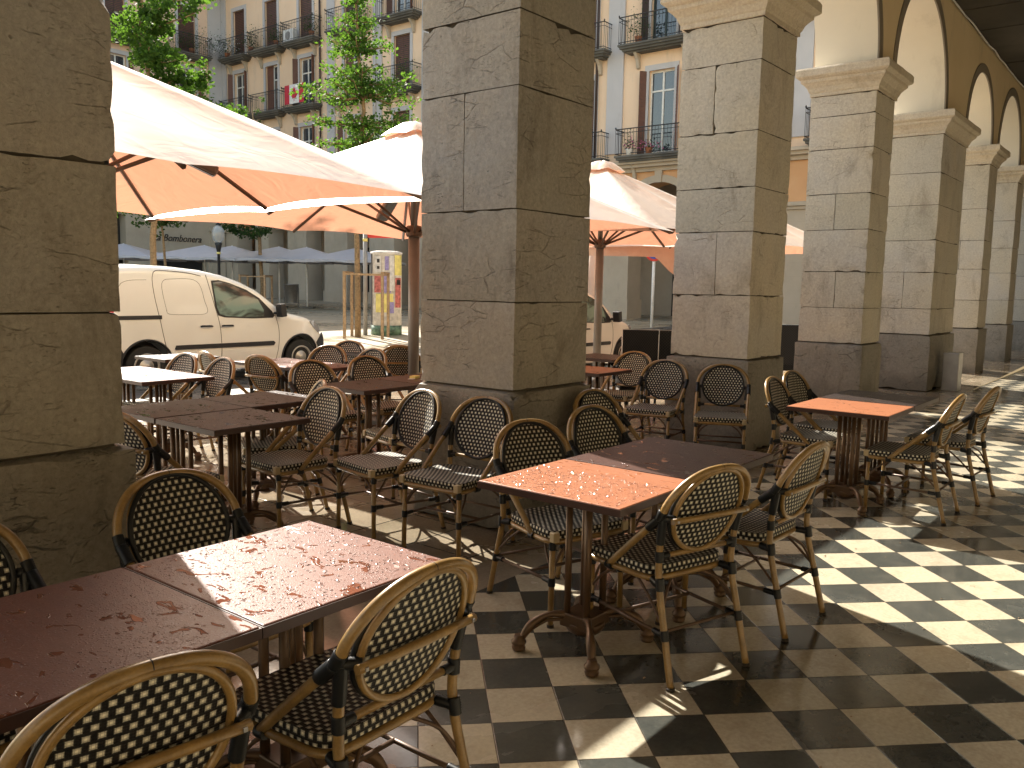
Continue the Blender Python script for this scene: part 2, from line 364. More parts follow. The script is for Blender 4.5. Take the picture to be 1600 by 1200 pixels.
# ------------------------------------------------------------------ mesh helpers
class MB:
    def __init__(s): s.v = []; s.f = []; s.sm = []; s.uv = {}
    def add(s, vs, fs, smooth=False, uvs=None):
        o = len(s.v); s.v += [tuple(v) for v in vs]
        for k, f in enumerate(fs):
            if uvs: s.uv[len(s.f)] = uvs[k]
            s.f.append(tuple(i + o for i in f)); s.sm.append(smooth)
        return s
    def box(s, x0, x1, y0, y1, z0, z1):
        vs = [(x0, y0, z0), (x1, y0, z0), (x1, y1, z0), (x0, y1, z0), (x0, y0, z1), (x1, y0, z1), (x1, y1, z1), (x0, y1, z1)]
        return s.add(vs, [(0, 3, 2, 1), (4, 5, 6, 7), (0, 1, 5, 4), (1, 2, 6, 5), (2, 3, 7, 6), (3, 0, 4, 7)])
    def cbox(s, c, size, rot=None):
        hx, hy, hz = [a / 2 for a in size]
        vs = [Vector((x, y, z)) for z in (-hz, hz) for x, y in ((-hx, -hy), (hx, -hy), (hx, hy), (-hx, hy))]
        if rot is not None: vs = [rot @ v for v in vs]
        c = Vector(c); vs = [v + c for v in vs]
        return s.add(vs, [(0, 3, 2, 1), (4, 5, 6, 7), (0, 1, 5, 4), (1, 2, 6, 5), (2, 3, 7, 6), (3, 0, 4, 7)])
    def tube(s, pts, r, n=8, cap=True, closed=False, smooth=True):
        pts = [Vector(p) for p in pts]; k = len(pts)
        rs = r if isinstance(r, (list, tuple)) else [r] * k
        vs = []; prev = None
        for i, p in enumerate(pts):
            if closed: t = pts[(i + 1) % k] - pts[i - 1]
            else: t = pts[min(i + 1, k - 1)] - pts[max(i - 1, 0)]
            t.normalize()
            if prev is None:
                a = Vector((0, 0, 1)) if abs(t.z) < .9 else Vector((1, 0, 0))
                nrm = (a - t * a.dot(t)).normalized()
            else:
                nrm = (prev - t * prev.dot(t)).normalized()
            prev = nrm; bn = t.cross(nrm)
            for j in range(n):
                th = 2 * PI * j / n
                vs.append(p + (nrm * math.cos(th) + bn * math.sin(th)) * rs[i])
        fs = []
        for i in range(k if closed else k - 1):
            a = i * n; b = ((i + 1) % k) * n
            for j in range(n):
                fs.append((a + j, a + (j + 1) % n, b + (j + 1) % n, b + j))
        s.add(vs, fs, smooth)
        if cap and not closed:
            o = len(s.v) - k * n
            s.f.append(tuple(o + j for j in range(n))[::-1]); s.sm.append(False)
            s.f.append(tuple(o + (k - 1) * n + j for j in range(n))); s.sm.append(False)
        return s
    def lathe(s, prof, n=20, c=(0, 0, 0), smooth=True, cap=True):
        vs = [(c[0] + r * math.cos(2 * PI * j / n), c[1] + r * math.sin(2 * PI * j / n), c[2] + z) for r, z in prof for j in range(n)]
        fs = [(i * n + j, i * n + (j + 1) % n, (i + 1) * n + (j + 1) % n, (i + 1) * n + j) for i in range(len(prof) - 1) for j in range(n)]
        s.add(vs, fs, smooth)
        if cap:
            o = len(s.v) - len(prof) * n
            s.f.append(tuple(o + j for j in range(n))[::-1]); s.sm.append(False)
            s.f.append(tuple(o + (len(prof) - 1) * n + j for j in range(n))); s.sm.append(False)
        return s
    def prism(s, poly, a, b, axis='y'):
        n = len(poly)
        def P(p, t):
            return (p[0], t, p[1]) if axis == 'y' else (t, p[0], p[1]) if axis == 'x' else (p[0], p[1], t)
        vs = [P(p, a) for p in poly] + [P(p, b) for p in poly]
        return s.add(vs, [tuple(range(n)), tuple(range(2 * n - 1, n - 1, -1))] + [(i, n + i, n + (i + 1) % n, (i + 1) % n) for i in range(n)])
    def build(s, name, mat, parent=None, loc=None, bevel=0):
        me = bpy.data.meshes.new(name); me.from_pydata(s.v, [], s.f); me.validate(clean_customdata=False)
        if len(me.polygons) == len(s.sm): me.polygons.foreach_set('use_smooth', s.sm)
        if s.uv:
            ul = me.uv_layers.new(name='UVMap')
            for pi, us in s.uv.items():
                pl = me.polygons[pi]
                for li, u in zip(pl.loop_indices, us): ul.data[li].uv = u
        bm = bmesh.new(); bm.from_mesh(me); bmesh.ops.recalc_face_normals(bm, faces=bm.faces[:]); bm.to_mesh(me); bm.free()
        me.materials.append(MAT[mat] if isinstance(mat, str) else mat)
        o = bpy.data.objects.new(name, me); col.objects.link(o)
        if parent: o.parent = parent
        if loc: o.location = loc
        if bevel:
            b = o.modifiers.new('bevel', 'BEVEL'); b.width = bevel; b.segments = 2; b.limit_method = 'ANGLE'; b.angle_limit = R(40)
        return o

def tag(o, label=None, cat=None, group=None, kind=None):
    if label: o['label'] = label
    if cat: o['category'] = cat
    if group: o['group'] = group
    if kind: o['kind'] = kind
    return o
def thing(name, label, cat, loc=(0, 0, 0), rz=0, group=None):
    o = bpy.data.objects.new(name, None); o.empty_display_size = .2; col.objects.link(o)
    o.location = loc; o.rotation_euler = (0, 0, rz)
    return tag(o, label, cat, group)
def dup(root, loc, rz, label, group=None):
    r = root.copy(); col.objects.link(r); r.location = loc; r.rotation_euler = (0, 0, rz); r['label'] = label
    if group: r['group'] = group
    for ch in list(root.children):
        c = ch.copy(); col.objects.link(c); c.parent = r
        for gch in list(ch.children):
            d = gch.copy(); col.objects.link(d); d.parent = c
    return r
def text_mesh(name, body, size, mat, parent, mtx, shear=0, extrude=.004, align='CENTER', sx=1.0):
    cu = bpy.data.curves.new(name, 'FONT'); cu.body = body; cu.size = size; cu.extrude = extrude; cu.shear = shear
    cu.align_x = align; cu.align_y = 'CENTER'; cu.resolution_u = 3
    to = bpy.data.objects.new(name + '_tmp', cu); col.objects.link(to)
    dg = bpy.context.evaluated_depsgraph_get(); me = bpy.data.meshes.new_from_object(to.evaluated_get(dg))
    bpy.data.objects.remove(to); me.materials.clear(); me.materials.append(MAT[mat]); me.name = name
    me.transform(Matrix.Diagonal((sx, 1, 1, 1)))
    o = bpy.data.objects.new(name, me); col.objects.link(o); o.parent = parent; o.matrix_local = mtx
    return o

# ================================================================== SETTING
T = .2625
def tile_uv(x, y):
    # world -> tile lattice (lattice axes lie 45 degrees to the arcade)
    arc = PI / 4 - .1143; s, c = math.sin(arc), math.cos(arc)
    cx, cy = x * s - y * c, x * c + y * s          # camera right / forward on the ground
    x0, y0, yaw = 6.8755, 10.889, .11431
    dx, dy = cx / T - x0, cy / T - y0
    return (dx * math.cos(yaw) + dy * math.sin(yaw), -dx * math.sin(yaw) + dy * math.cos(yaw))
mb = MB()
q = [(-9, -3.2), (60, -3.2), (60, 2.76), (-9, 2.76)]
mb.add([(x, y, 0) for x, y in q], [(0, 1, 2, 3)], uvs=[[tuple(a + 400 for a in tile_uv(x, y)) for x, y in q]])
tag(mb.build('tile_floor', 'checker'), kind='structure')
def gz(x, y):
    d = x * .778 + y * .6178
    return .022 * max(0, d - 15) if d < 60 else .022 * 45
mb = MB(); xs = [-60, -20, -9] + [i * 3 for i in range(-2, 21)] + [80, 140]; ys = [9.0] + [11 + i * 3 for i in range(15)] + [80, 140]
W = len(xs)
mb.add([(x, y, gz(x, y)) for y in ys for x in xs], [(j * W + i, j * W + i + 1, (j + 1) * W + i + 1, (j + 1) * W + i) for j in range(len(ys) - 1) for i in range(W - 1)])
tag(mb.build('plaza_paving', 'paving'), kind='structure')
mb = MB(); ys = [2.76, 4.2, 5.5, 7, 9.0]
mb.add([(x, y, gz(x, y)) for y in ys for x in xs], [(j * W + i, j * W + i + 1, (j + 1) * W + i + 1, (j + 1) * W + i) for j in range(len(ys) - 1) for i in range(W - 1)])
tag(mb.build('terrace_paving', 'wetpaving'), kind='structure')
mb = MB(); mb.add([(x, y, gz(x, y) + .005) for y in (9.6, 13.9) for x in xs], [(i, i + 1, W + i + 1, W + i) for i in range(W - 1)])
tag(mb.build('road', 'road'), kind='structure')

# ---- arcade pillars
Y0 = 3.276; PD = .81; SP = 4.37; CEIL = 5.98
def block(mb, x0, x1, y0, y1, z0, z1, cell=.055, chip=.008, rnd=.0022, seed=0):
    """a dressed stone: a box whose faces are gridded, arrises rounded and chipped"""
    rg = random.Random(seed)
    nx = max(2, int((x1 - x0) / cell)); ny = max(2, int((y1 - y0) / cell)); nz = max(2, int((z1 - z0) / cell))
    ph = [rg.uniform(0, 6.28) for _ in range(6)]
    def disp(x, y, z):
        ex = min(x - x0, x1 - x); ey = min(y - y0, y1 - y); ez = min(z - z0, z1 - z)
        near = sorted((ex, ey, ez))
        e = near[1]          # distance to the nearest arris
        a = .5 + .5 * math.sin(7 * x + 9 * z + ph[0]) * math.sin(11 * z + 5 * y + ph[1])
        b = .5 + .5 * math.sin(31 * z + ph[2] + 17 * x) * math.sin(23 * x + ph[3] + 29 * y)
        k = rnd + chip * (a * b) ** 3.2 * 6
        amt = k * max(0, 1 - e / (cell * .9))
        cx, cy, cz = (x0 + x1) / 2, (y0 + y1) / 2, (z0 + z1) / 2
        w_ = .0016 * math.sin(9 * x + 4 * z + ph[4]) + .0016 * math.sin(13 * z + 7 * y + ph[5])
        dx = (1 if cx > x else -1) * amt if ex < 1e-6 or ex == near[0] or ex < cell * .5 else 0
        dy = (1 if cy > y else -1) * amt if ey < cell * .5 else 0
        dz = (1 if cz > z else -1) * amt * .6 if ez < cell * .5 else 0
        return (x + dx * .6 + (w_ if ex < 1e-6 else 0), y + dy * .6 + (w_ if ey < 1e-6 else 0), z + dz)
    def face(o, u, v, nu, nv, flip):
        vs = []
        for j in range(nv + 1):
            for i in range(nu + 1):
                p = [o[k] + u[k] * i / nu + v[k] * j / nv for k in range(3)]
                vs.append(disp(*p))
        fs = []
        for j in range(nv):
            for i in range(nu):
                a = j * (nu + 1) + i; f = (a, a + 1, a + nu + 2, a + nu + 1)
                fs.append(f[::-1] if flip else f)
        mb.add(vs, fs, True)
    DX, DY, DZ = x1 - x0, y1 - y0, z1 - z0
    face((x0, y0, z0), (DX, 0, 0), (0, 0, DZ), nx, nz, False)
    face((x0, y1, z0), (DX, 0, 0), (0, 0, DZ), nx, nz, True)
    face((x0, y0, z0), (0, DY, 0), (0, 0, DZ), ny, nz, True)
    face((x1, y0, z0), (0, DY, 0), (0, 0, DZ), ny, nz, False)
    face((x0, y0, z1), (DX, 0, 0), (0, DY, 0), nx, ny, False)
SPL = {.6: {0: ''}, 4.14: {2.03: 'y'}, 7.69: {1.51: 'y', 3.03: 'y'}, 11.22: {1.36: 'y', 2.35: 'y'}, 14.77: {.91: 'x', 2.4: 'x', 1.32: 'y'}}
def pillar(x0, wid, joints, label, seed, matk='stone', fine=True):
    t = thing('stone_pillar', label, 'pillar', (x0, Y0, 0), 0, 'pillars of the arcade')
    rg = random.Random(seed); cell = .05 if fine else .13
    spl = SPL.get(round(x0, 2), {})
    mb = MB(); zs = [.91] + joints + [4.03]
    for a, b in zip(zs[:-1], zs[1:]):
        g_ = .0020
        mode = spl.get(a, '') if spl else rg.choice(['', 'x', 'y', '']); q1 = seed * 31 + int(a * 100)
        o1, o2 = rg.uniform(-.003, .003), rg.uniform(-.003, .003)
        if mode == 'y':
            k = rg.uniform(.44, .56) * PD
            block(mb, o1, wid + o1, o2, k - g_, a + g_, b - g_, cell, seed=q1)
            block(mb, o1 + .001, wid + o1, k + g_, PD + o2, a + g_, b - g_, cell, seed=q1 + 7)
        elif mode == 'x':
            k = rg.uniform(.35, .65) * wid
            block(mb, o1, k - g_, o2, PD + o2, a + g_, b - g_, cell, seed=q1)
            block(mb, k + g_, wid + o1, o2 + .001, PD + o2, a + g_, b - g_, cell, seed=q1 + 7)
        else:
            block(mb, o1, wid + o1, o2, PD + o2, a + g_, b - g_, cell, seed=q1)
    mb.build('shaft', matk, t)
    c = MB(); c.box(.03, wid - .03, .03, PD - .03, .02, 4.2).build('mortar_core', 'mortar', t)
    pm = MB(); block(pm, -.035, wid + .035, -.035, PD + .035, .002, .90, cell, .02, .014, seed=seed * 3)
    pm.build('plinth', 'plinth', t)
    prof = [(0, 4.033), (.018, 4.036), (.018, 4.075), (.03, 4.09), (.05, 4.14), (.085, 4.18), (.11, 4.20), (.115, 4.235), (.145, 4.25), (.165, 4.27), (.165, 4.345), (.15, 4.37), (-.02, 4.372)]
    vs = []; fs = []
    sub = 7
    for o, z in prof:
        cs = [(-o, -o), (wid + o, -o), (wid + o, PD + o), (-o, PD + o)]
        for k in range(4):
            a, b = cs[k], cs[(k + 1) % 4]
            for i in range(sub):
                u = i / sub; wv = rg.uniform(-.003, .003) if 0 < i else -.004
                vs.append((a[0] + (b[0] - a[0]) * u + wv, a[1] + (b[1] - a[1]) * u + wv, z + rg.uniform(-.002, .002)))
    n = 4 * sub
    fs = [(i * n + j, i * n + (j + 1) % n, (i + 1) * n + (j + 1) % n, (i + 1) * n + j) for i in range(len(prof) - 1) for j in range(n)]
    MB().add(vs, fs).build('capital', 'capital', t)
    return t
PIL = [(-2.94, .81), (.60, 1.065), (4.14, .81), (7.69, .835), (11.22, .80), (14.77, 1.69), (18.60, .81), (21.85, .81), (25.35, .81), (28.9, .81), (32.4, .81)]  # first pillar is unseen, added to shape light and shadow from the left
lab = ['weathered stone pillar standing behind the left edge of view', 'large dark stone pillar filling the left edge of the photo',
       'wide weathered pillar between the wet table and the cafe chairs, nearest one in the middle',
       'stone pillar with one bistro chair standing in front of it', 'stone pillar with a full capital, just behind the orange-topped table',
       'broad double pillar with the small grey cabinet at its foot', 'stone pillar next beyond the broad double pillar',
       'second stone pillar beyond the broad double pillar', 'third stone pillar beyond the broad double pillar, by the right edge',
       'far stone pillar, fourth beyond the broad double one', 'last stone pillar at the far end of the arcade']
JN = {1: [1.43, 1.99, 2.75, 3.4], 2: [1.46, 2.03, 2.76, 3.2], 3: [1.51, 2.11, 2.52, 3.03, 3.66], 4: [1.36, 1.82, 2.35, 2.8, 3.36, 3.77], 5: [1.32, 1.9, 2.4, 2.95, 3.45]}
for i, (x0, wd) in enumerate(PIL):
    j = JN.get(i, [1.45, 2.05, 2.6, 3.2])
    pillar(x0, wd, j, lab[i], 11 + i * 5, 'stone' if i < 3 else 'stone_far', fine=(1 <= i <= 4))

# ---- arch wall above the pillars
wt = thing('arcade_wall', 'ochre arch wall resting on the pillars, with brown bands round the arches', 'wall', (0, Y0, 0))
NA = 28
wall = MB(); ZT = 9.0
WY0, WY1 = .02, PD - .02
for i, (x0, wd) in enumerate(PIL):
    wall.box(x0 + .02, x0 + wd - .02, WY0, WY1, SP, ZT)
for i in range(len(PIL) - 1):
    a = PIL[i][0] + PIL[i][1] - .02; b = PIL[i + 1][0] + .02
    r = (b - a) / 2; cx = (a + b) / 2
    # flatten the taller arches so that every crown stays just under the ceiling
    h = min(r * 1.02, 1.46)
    pts = [(cx - r * math.cos(PI * k / NA), SP + h * math.sin(PI * k / NA)) for k in range(NA + 1)]
    vs = []
    for (x, z) in pts: vs += [(x, WY0, z), (x, WY0, ZT), (x, WY1, z), (x, WY1, ZT)]
    fs = []
    for k in range(NA):
        o = 4 * k; fs += [(o, o + 4, o + 5, o + 1), (o + 2, o + 3, o + 7, o + 6)]
    wall.add(vs, fs)
    iv = []
    for (x, z) in pts: iv += [(x, WY0 - .001, z - .001), (x, WY1 + .001, z - .001)]
    intr = MB().add(iv, [(2 * k, 2 * k + 1, 2 * k + 3, 2 * k + 2) for k in range(NA)], True).build('arch_soffit', 'cream_plaster', wt)
    bd = MB(); bv = []
    for k in range(NA + 1):
        th = PI * k / NA; x, z = pts[k]
        x2, z2 = cx - (r + .15) * math.cos(th), SP + (h + .15) * math.sin(th)
        bv += [(x, WY0 - .012, z - .006), (x2, WY0 - .012, z2), (x2, WY0 + .01, z2), (x, WY0 + .01, z - .006)]
    bf = []
    for k in range(NA):
        o = 4 * k
        bf += [(o, o + 1, o + 5, o + 4), (o + 1, o + 2, o + 6, o + 5), (o + 3, o, o + 4, o + 7)]
    bd.add(bv, bf); bd.build('arch_band', 'band', wt)
wall.build('wall_face', 'ochre', wt)
# ---- ceiling, beams, inner wall
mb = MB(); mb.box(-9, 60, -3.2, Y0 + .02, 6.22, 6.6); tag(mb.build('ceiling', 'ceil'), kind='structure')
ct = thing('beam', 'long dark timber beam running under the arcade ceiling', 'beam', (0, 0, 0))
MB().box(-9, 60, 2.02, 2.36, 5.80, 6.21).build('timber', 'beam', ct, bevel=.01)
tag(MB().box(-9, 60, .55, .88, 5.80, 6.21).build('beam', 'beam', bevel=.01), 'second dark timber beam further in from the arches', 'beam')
k = 0
for x in [v * 1.28 for v in range(-6, 42)]:
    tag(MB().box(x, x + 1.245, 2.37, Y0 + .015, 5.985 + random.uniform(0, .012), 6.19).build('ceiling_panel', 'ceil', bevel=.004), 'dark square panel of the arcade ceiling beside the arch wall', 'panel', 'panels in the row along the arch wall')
rg = random.Random(4)
pts = [(x * .5, Y0 - .03 + rg.uniform(-.012, .012), 5.955 + rg.uniform(-.02, .02)) for x in range(-10, 90)]
tag(MB().tube(pts, .013, 5).build('cable', 'whitetrim'), 'dusty pale cable running along the top of the arch wall', 'cable')
MB_ = MB(); MB_.box(-9, 60, -3.5, -3.2, 0, 6.3); tag(MB_.build('wall', 'innerwall'), kind='structure')
tag(MB().box(-9.3, -9, -3.5, Y0, 0, 6.3).build('wall', 'innerwall'), kind='structure')
# cabinet at the foot of the broad pillar
cb = thing('junction_cabinet', 'small grey metal cabinet with a white label beside the broad double pillar', 'cabinet', (15.35, 3.02, 0), 0)
MB().box(-.15, .15, -.12, .12, 0, .62).build('body', 'galv', cb, bevel=.012)
MB().box(.152, .156, -.07, .09, .12, .56).build('front_panel', 'greyp', cb)
MB().box(.157, .16, -.03, .06, .42, .52).build('label_plate', 'white', cb)

# ================================================================== BISTRO CHAIR
def bez(p, n=8):
    """Catmull-Rom through the points"""
    P = [Vector(a) for a in p]; out = []
    for i in range(len(P) - 1):
        p0 = P[max(i - 1, 0)]; p1 = P[i]; p2 = P[i + 1]; p3 = P[min(i + 2, len(P) - 1)]
        for k in range(n):
            t = k / n
            out.append(.5 * ((2 * p1) + (-p0 + p2) * t + (2 * p0 - 5 * p1 + 4 * p2 - p3) * t * t + (-p0 + 3 * p1 - 3 * p2 + p3) * t ** 3))
    out.append(P[-1]); return out
def wrap(mb, a, b, r, n=10, ribs=None):
    a, b = Vector(a), Vector(b); L = (b - a).length; k = ribs or max(3, int(L / .007))
    pts = []; rs = []
    for i in range(k * 2 + 1):
        pts.append(a + (b - a) * i / (2 * k)); rs.append(r * (1.0 if i % 2 else .93))
    mb.tube(pts, rs, n)
def back_y(z): return -.243 - (z - .5) * .315
def make_chair():
    t = thing('bistro_chair', 'x', 'chair', (0, 0, 0))
    # seat pad with woven top and side
    N = 40; ring = []
    for i in range(N):
        th = 2 * PI * i / N; c, s_ = math.cos(th), math.sin(th)
        e = .28
        x = math.copysign(abs(c) ** e, c); y = math.copysign(abs(s_) ** e, s_)
        w_ = .222 + .012 * y
        ring.append((x * w_, -.008 + y * .205))
    seat = MB(); levels = [(.96, .418), (1.0, .424), (1.0, .447), (.985, .457)]
    per = [0]
    for i in range(N): per.append(per[-1] + math.dist(ring[i], ring[(i + 1) % N]))
    vs = [(x * k, -.008 + (y + .008) * k, z) for k, z in levels for x, y in ring]
    fs = []; us = []
    for l in range(3):
        for i in range(N):
            j = (i + 1) % N
            fs.append((l * N + i, l * N + j, (l + 1) * N + j, (l + 1) * N + i))
            us.append([(per[i], levels[l][1] + .3), (per[i + 1], levels[l][1] + .3), (per[i + 1], levels[l + 1][1] + .3), (per[i], levels[l + 1][1] + .3)])
    seat.add(vs, fs, True, us)
    K = 5; vs = []
    for k in range(K + 1):
        f = 1 - k / K
        for x, y in ring:
            xx, yy = x * .985 * f, -.008 + (y + .008) * .985 * f
            vs.append((xx, yy, .457 - .009 * (1 - f * f)))
    fs = []; us = []
    for k in range(K):
        for i in range(N):
            j = (i + 1) % N; f = (k * N + i, k * N + j, (k + 1) * N + j, (k + 1) * N + i)
            fs.append(f); us.append([(vs[a][0] + .5, vs[a][1] + .5) for a in f])
    seat.add(vs, fs, True, us); seat.build('seat', 'weave', t)
    rr = [(x * .965, -.008 + (y + .008) * .965, .404) for x, y in ring]
    MB().tube(rr, .013, 8, closed=True).build('seat_rail', 'cane', t)
    for s in (-1, 1):
        MB().box(s * .205 - .018, s * .205 + .018, .166, .202, .405, .452).build('corner_block', 'creamblock', t, bevel=.006)
        lg = MB().tube([(s * .209, .172, .012), (s * .206, .170, .2), (s * .203, .168, .418)], .0142, 10).build('leg', 'cane', t)
        MB().tube([(s * .209, .172, 0), (s * .209, .172, .014)], .0165, 10).build('glide', 'glide', lg)
        pts = bez([(s * .215, -.347, .012), (s * .21, -.30, .2), (s * .205, -.252, .40), (s * .208, -.25, .52), (s * .219, -.272, .665)], 5)
        lg = MB().tube(pts, .0145, 10).build('leg', 'cane', t)
        MB().tube([(s * .215, -.349, 0), (s * .215, -.347, .014)], .0168, 10).build('glide', 'glide', lg)
        # side support rising from the seat rail to the hoop joint, plus the hoop itself below
    hoop = [(-.222, .035, .405), (-.224, -.07, .502), (-.227, -.18, .60), (-.229, -.27, .678)]
    for k in range(1, 14):
        th = PI - PI * k / 14
        z = .678 + .190 * math.sin(th) ** .92
        hoop.append((.229 * math.copysign(abs(math.cos(th)) ** .88, math.cos(th)), -.27 - (z - .678) * .49, z))
    hoop += [(.229, -.27, .678), (.227, -.18, .60), (.224, -.07, .502), (.222, .035, .405)]
    hp = MB().tube(bez(hoop, 3), .0152, 12).build('back_hoop', 'cane', t)
    MB().tube([(-.0012, -.27 - .190 * .49, .868), (.0012, -.27 - .190 * .49, .868)], .0156, 12).build('joint_line', 'glide', hp)
    # woven oval
    A, B, CZ = .176, .170, .688
    def ov(th, f=1.0, off=0.0):
        x = A * f * math.cos(th); z = CZ + B * f * math.sin(th)
        bow = .018 * (x / A) ** 2
        return (x, back_y(z) + off + bow - .004, z)
    Nn = 40; K = 6; pan = MB()
    for off, fl in ((.007, 1), (-.007, -1)):
        vs = []; fs = []; us = []
        for k in range(K):
            f = 1 - k / K
            for i in range(Nn): vs.append(ov(2 * PI * i / Nn, f, off))
        vs.append(ov(0, 0, off)); cidx = len(vs) - 1
        for k in range(K - 1):
            for i in range(Nn):
                j = (i + 1) % Nn; fs.append((k * Nn + i, k * Nn + j, (k + 1) * Nn + j, (k + 1) * Nn + i))
        for i in range(Nn): fs.append(((K - 1) * Nn + i, (K - 1) * Nn + (i + 1) % Nn, cidx))
        us = [[(vs[a][0] + .5, vs[a][2] * 1.05) for a in f] for f in fs]
        pan.add(vs, fs, True, us)
    pan.build('back_panel', 'weave', t)
    MB().tube([ov(2 * PI * i / 48, 1.02, -.010) for i in range(48)], .0105, 8, closed=True).build('panel_ring', 'cane', t)
    MB().tube([ov(2 * PI * i / 48, 1.045, .006) for i in range(48)], .0095, 8, closed=True).build('panel_edging', 'bind', t)
    MB().tube([(-.21, back_y(.668) - .022, .668), (-.1, back_y(.668) - .028, .668), (.1, back_y(.668) - .028, .668), (.21, back_y(.668) - .022, .668)], .0125, 8).build('crossbar', 'cane', t)
    MB().tube([(-.207, -.25, .512), (.207, -.25, .512)], .0115, 8).build('crossbar', 'cane', t)
    for s in (-1, 1): MB().cbox((s * .192, back_y(.668) - .037, .668), (.009, .004, .009)).build('screw', 'galv', t)
    # bindings: one part for each bound joint
    for s in (-1, 1):
        for js in ([((s * .229, -.262, .671), (s * .228, -.205, .622), .0205), ((s * .228, -.285, .705), (s * .229, -.262, .668), .0195), ((s * .219, -.274, .675), (s * .209, -.253, .565), .019), ((s * .218, -.276, .674), (s * .182, -.305, .672), .0165)],
                   [((s * .2085, -.25, .535), (s * .207, -.25, .49), .0185), ((s * .207, -.25, .512), (s * .16, -.25, .512), .0145)],
                   [((s * .205, -.254, .425), (s * .206, -.261, .375), .0185), ((s * .205, -.25, .40), (s * .19, -.20, .404), .017)],
                   [((s * .2095, -.294, .225), (s * .2102, -.303, .185), .018), ((s * .209, -.285, .205), (s * .208, -.235, .207), .0135)],
                   [((s * .203, .168, .41), (s * .204, .168, .365), .018)],
                   [((s * .2055, .170, .235), (s * .206, .170, .195), .018), ((s * .205, .16, .215), (s * .205, .105, .215), .0135)],
                   [((s * .2225, .048, .402), (s * .2225, .012, .402), .018)]):
            b = MB()
            for j in js: wrap(b, *j)
            b.build('binding', 'bind', t)
    st = MB()
    for s in (-1, 1):
        st.tube([(s * .205, .17, .215), (s * .209, -.295, .205)], .0085, 6)
        st.tube(bez([(s * .204, .162, .27), (s * .19, .10, .34), (s * .13, .01, .395)], 5), .0065, 6)
        st.tube(bez([(s * .204, .165, .26), (s * .16, .172, .345), (s * .10, .175, .392)], 5), .0065, 6)
        st.tube(bez([(s * .209, -.275, .26), (s * .16, -.245, .345), (s * .09, -.20, .392)], 5), .0065, 6)
        st.tube(bez([(s * .209, -.275, .25), (s * .2, -.19, .33), (s * .19, -.1, .395)], 5), .0065, 6)
    st.tube([(-.206, -.02, .212), (.206, -.02, .212)], .0085, 6)
    st.tube([(-.209, -.285, .215), (.209, -.285, .215)], .0075, 6)
    st.build('stretcher', 'rib', t)
    return t
CH0 = make_chair()
chairs = [
 # x, y, facing deg, label
 (.80, 1.77, 82, 'bistro chair cut off by the bottom left corner, its cane back turned to the viewer'),
 (1.47, 1.77, 91, 'nearest whole bistro chair, its back to the viewer, under the sunlit wet table'),
 (1.59, 2.47, -90, 'bistro chair across the big wet table, its woven oval back rising above the far edge'),
 (.86, 2.40, -84, 'bistro chair at the far left edge of the photo behind the wet red table'),
 (3.34, 2.30, -108, 'bistro chair behind the left corner of the sparkling orange table'),
 (4.07, 2.35, -100, 'bistro chair behind the shaded brown table, right under the middle pillar'),
 (4.76, 2.78, -98, 'bistro chair mostly hidden at the right foot of the middle pillar'),
 (3.20, 1.74, 72, 'bistro chair in front of the second table with its back and crossbar towards the viewer'),
 (3.89, 1.65, 87, 'bistro chair seen nearly side-on at the right end of the second table'),
 (6.62, 2.24, -88, 'bistro chair behind the left corner of the plain orange table, before its twin'),
 (7.23, 2.33, -94, 'bistro chair behind the orange table, the farther of the two beside the pillar'),
 (6.48, 1.56, 90, 'left one of two bistro chairs on the near side of the plain orange table'),
 (7.25, 1.47, 86, 'outermost bistro chair towards the right edge, near side of the plain orange table'),
 (7.05, 3.22, 203, 'bistro chair standing alone against the third pillar, facing the viewer'),
 (7.05, 3.90, 190, 'bistro chair left of the third pillar with sunlit weave, turned to the viewer'),
 (7.75, 4.72, 180, 'bistro chair behind the small table in the gap between the two middle pillars'),
 (3.65, 3.35, 183, 'bistro chair leaning toward the middle pillar, the right one of the two with sunlit seats'),
 (3.63, 3.94, 170, 'bistro chair left of the middle pillar with the brightest sunlit woven back'),
 (3.28, 4.44, 176, 'bistro chair at the right end of the dark table in the shade'),
 (2.51, 4.46, 12, 'dark bistro chair half hidden by the left pillar, facing the dark table'),
 (3.55, 4.95, 150, 'bistro chair seen edge-on with a bright rim, behind the chair at the dark table'),
 (4.47, 4.62, 165, 'bistro chair squeezed between the small dark table and the middle pillar'),
 (4.72, 5.72, -97, 'bistro chair behind the small dark table, its rounded back rising left of centre'),
 (5.40, 5.75, -97, 'bistro chair behind the sunlit brown table close to the umbrella pole'),
 (5.12, 6.88, 8, 'bistro chair seen from behind at the left end of the sparkling table before the van'),
 (4.98, 7.45, -8, 'bistro chair seen from behind in front of the van door, farther than its neighbour'),
 (4.02, 7.38, 182, 'bistro chair at the pink sunlit table, the one in front of the rear van wheel'),
 (4.02, 6.78, 178, 'bistro chair at the pink sunlit table, nearer than the one before the rear wheel'),
 (5.78, 7.28, 203, 'bistro chair right of the van bumper with a symmetrical rounded back'),
 (5.80, 6.74, 182, 'bistro chair left of the umbrella pole with a sunlit seat edge'),
 (6.45, 7.75, 200, 'bistro chair mostly hidden behind the two chairs right of the van bumper'),
 (7.00, 7.20, 40, 'dark bistro chair right behind the tall umbrella pole, back to the viewer'),
]
for i, (x, y, a, l) in enumerate(chairs):
    rz = R(a - 90)
    if i == 0:
        CH0.location = (x, y, 0); CH0.rotation_euler = (0, 0, rz); CH0['label'] = l; CH0['group'] = 'bistro chairs around the cafe tables'
    else: dup(CH0, (x, y, 0), rz, l)

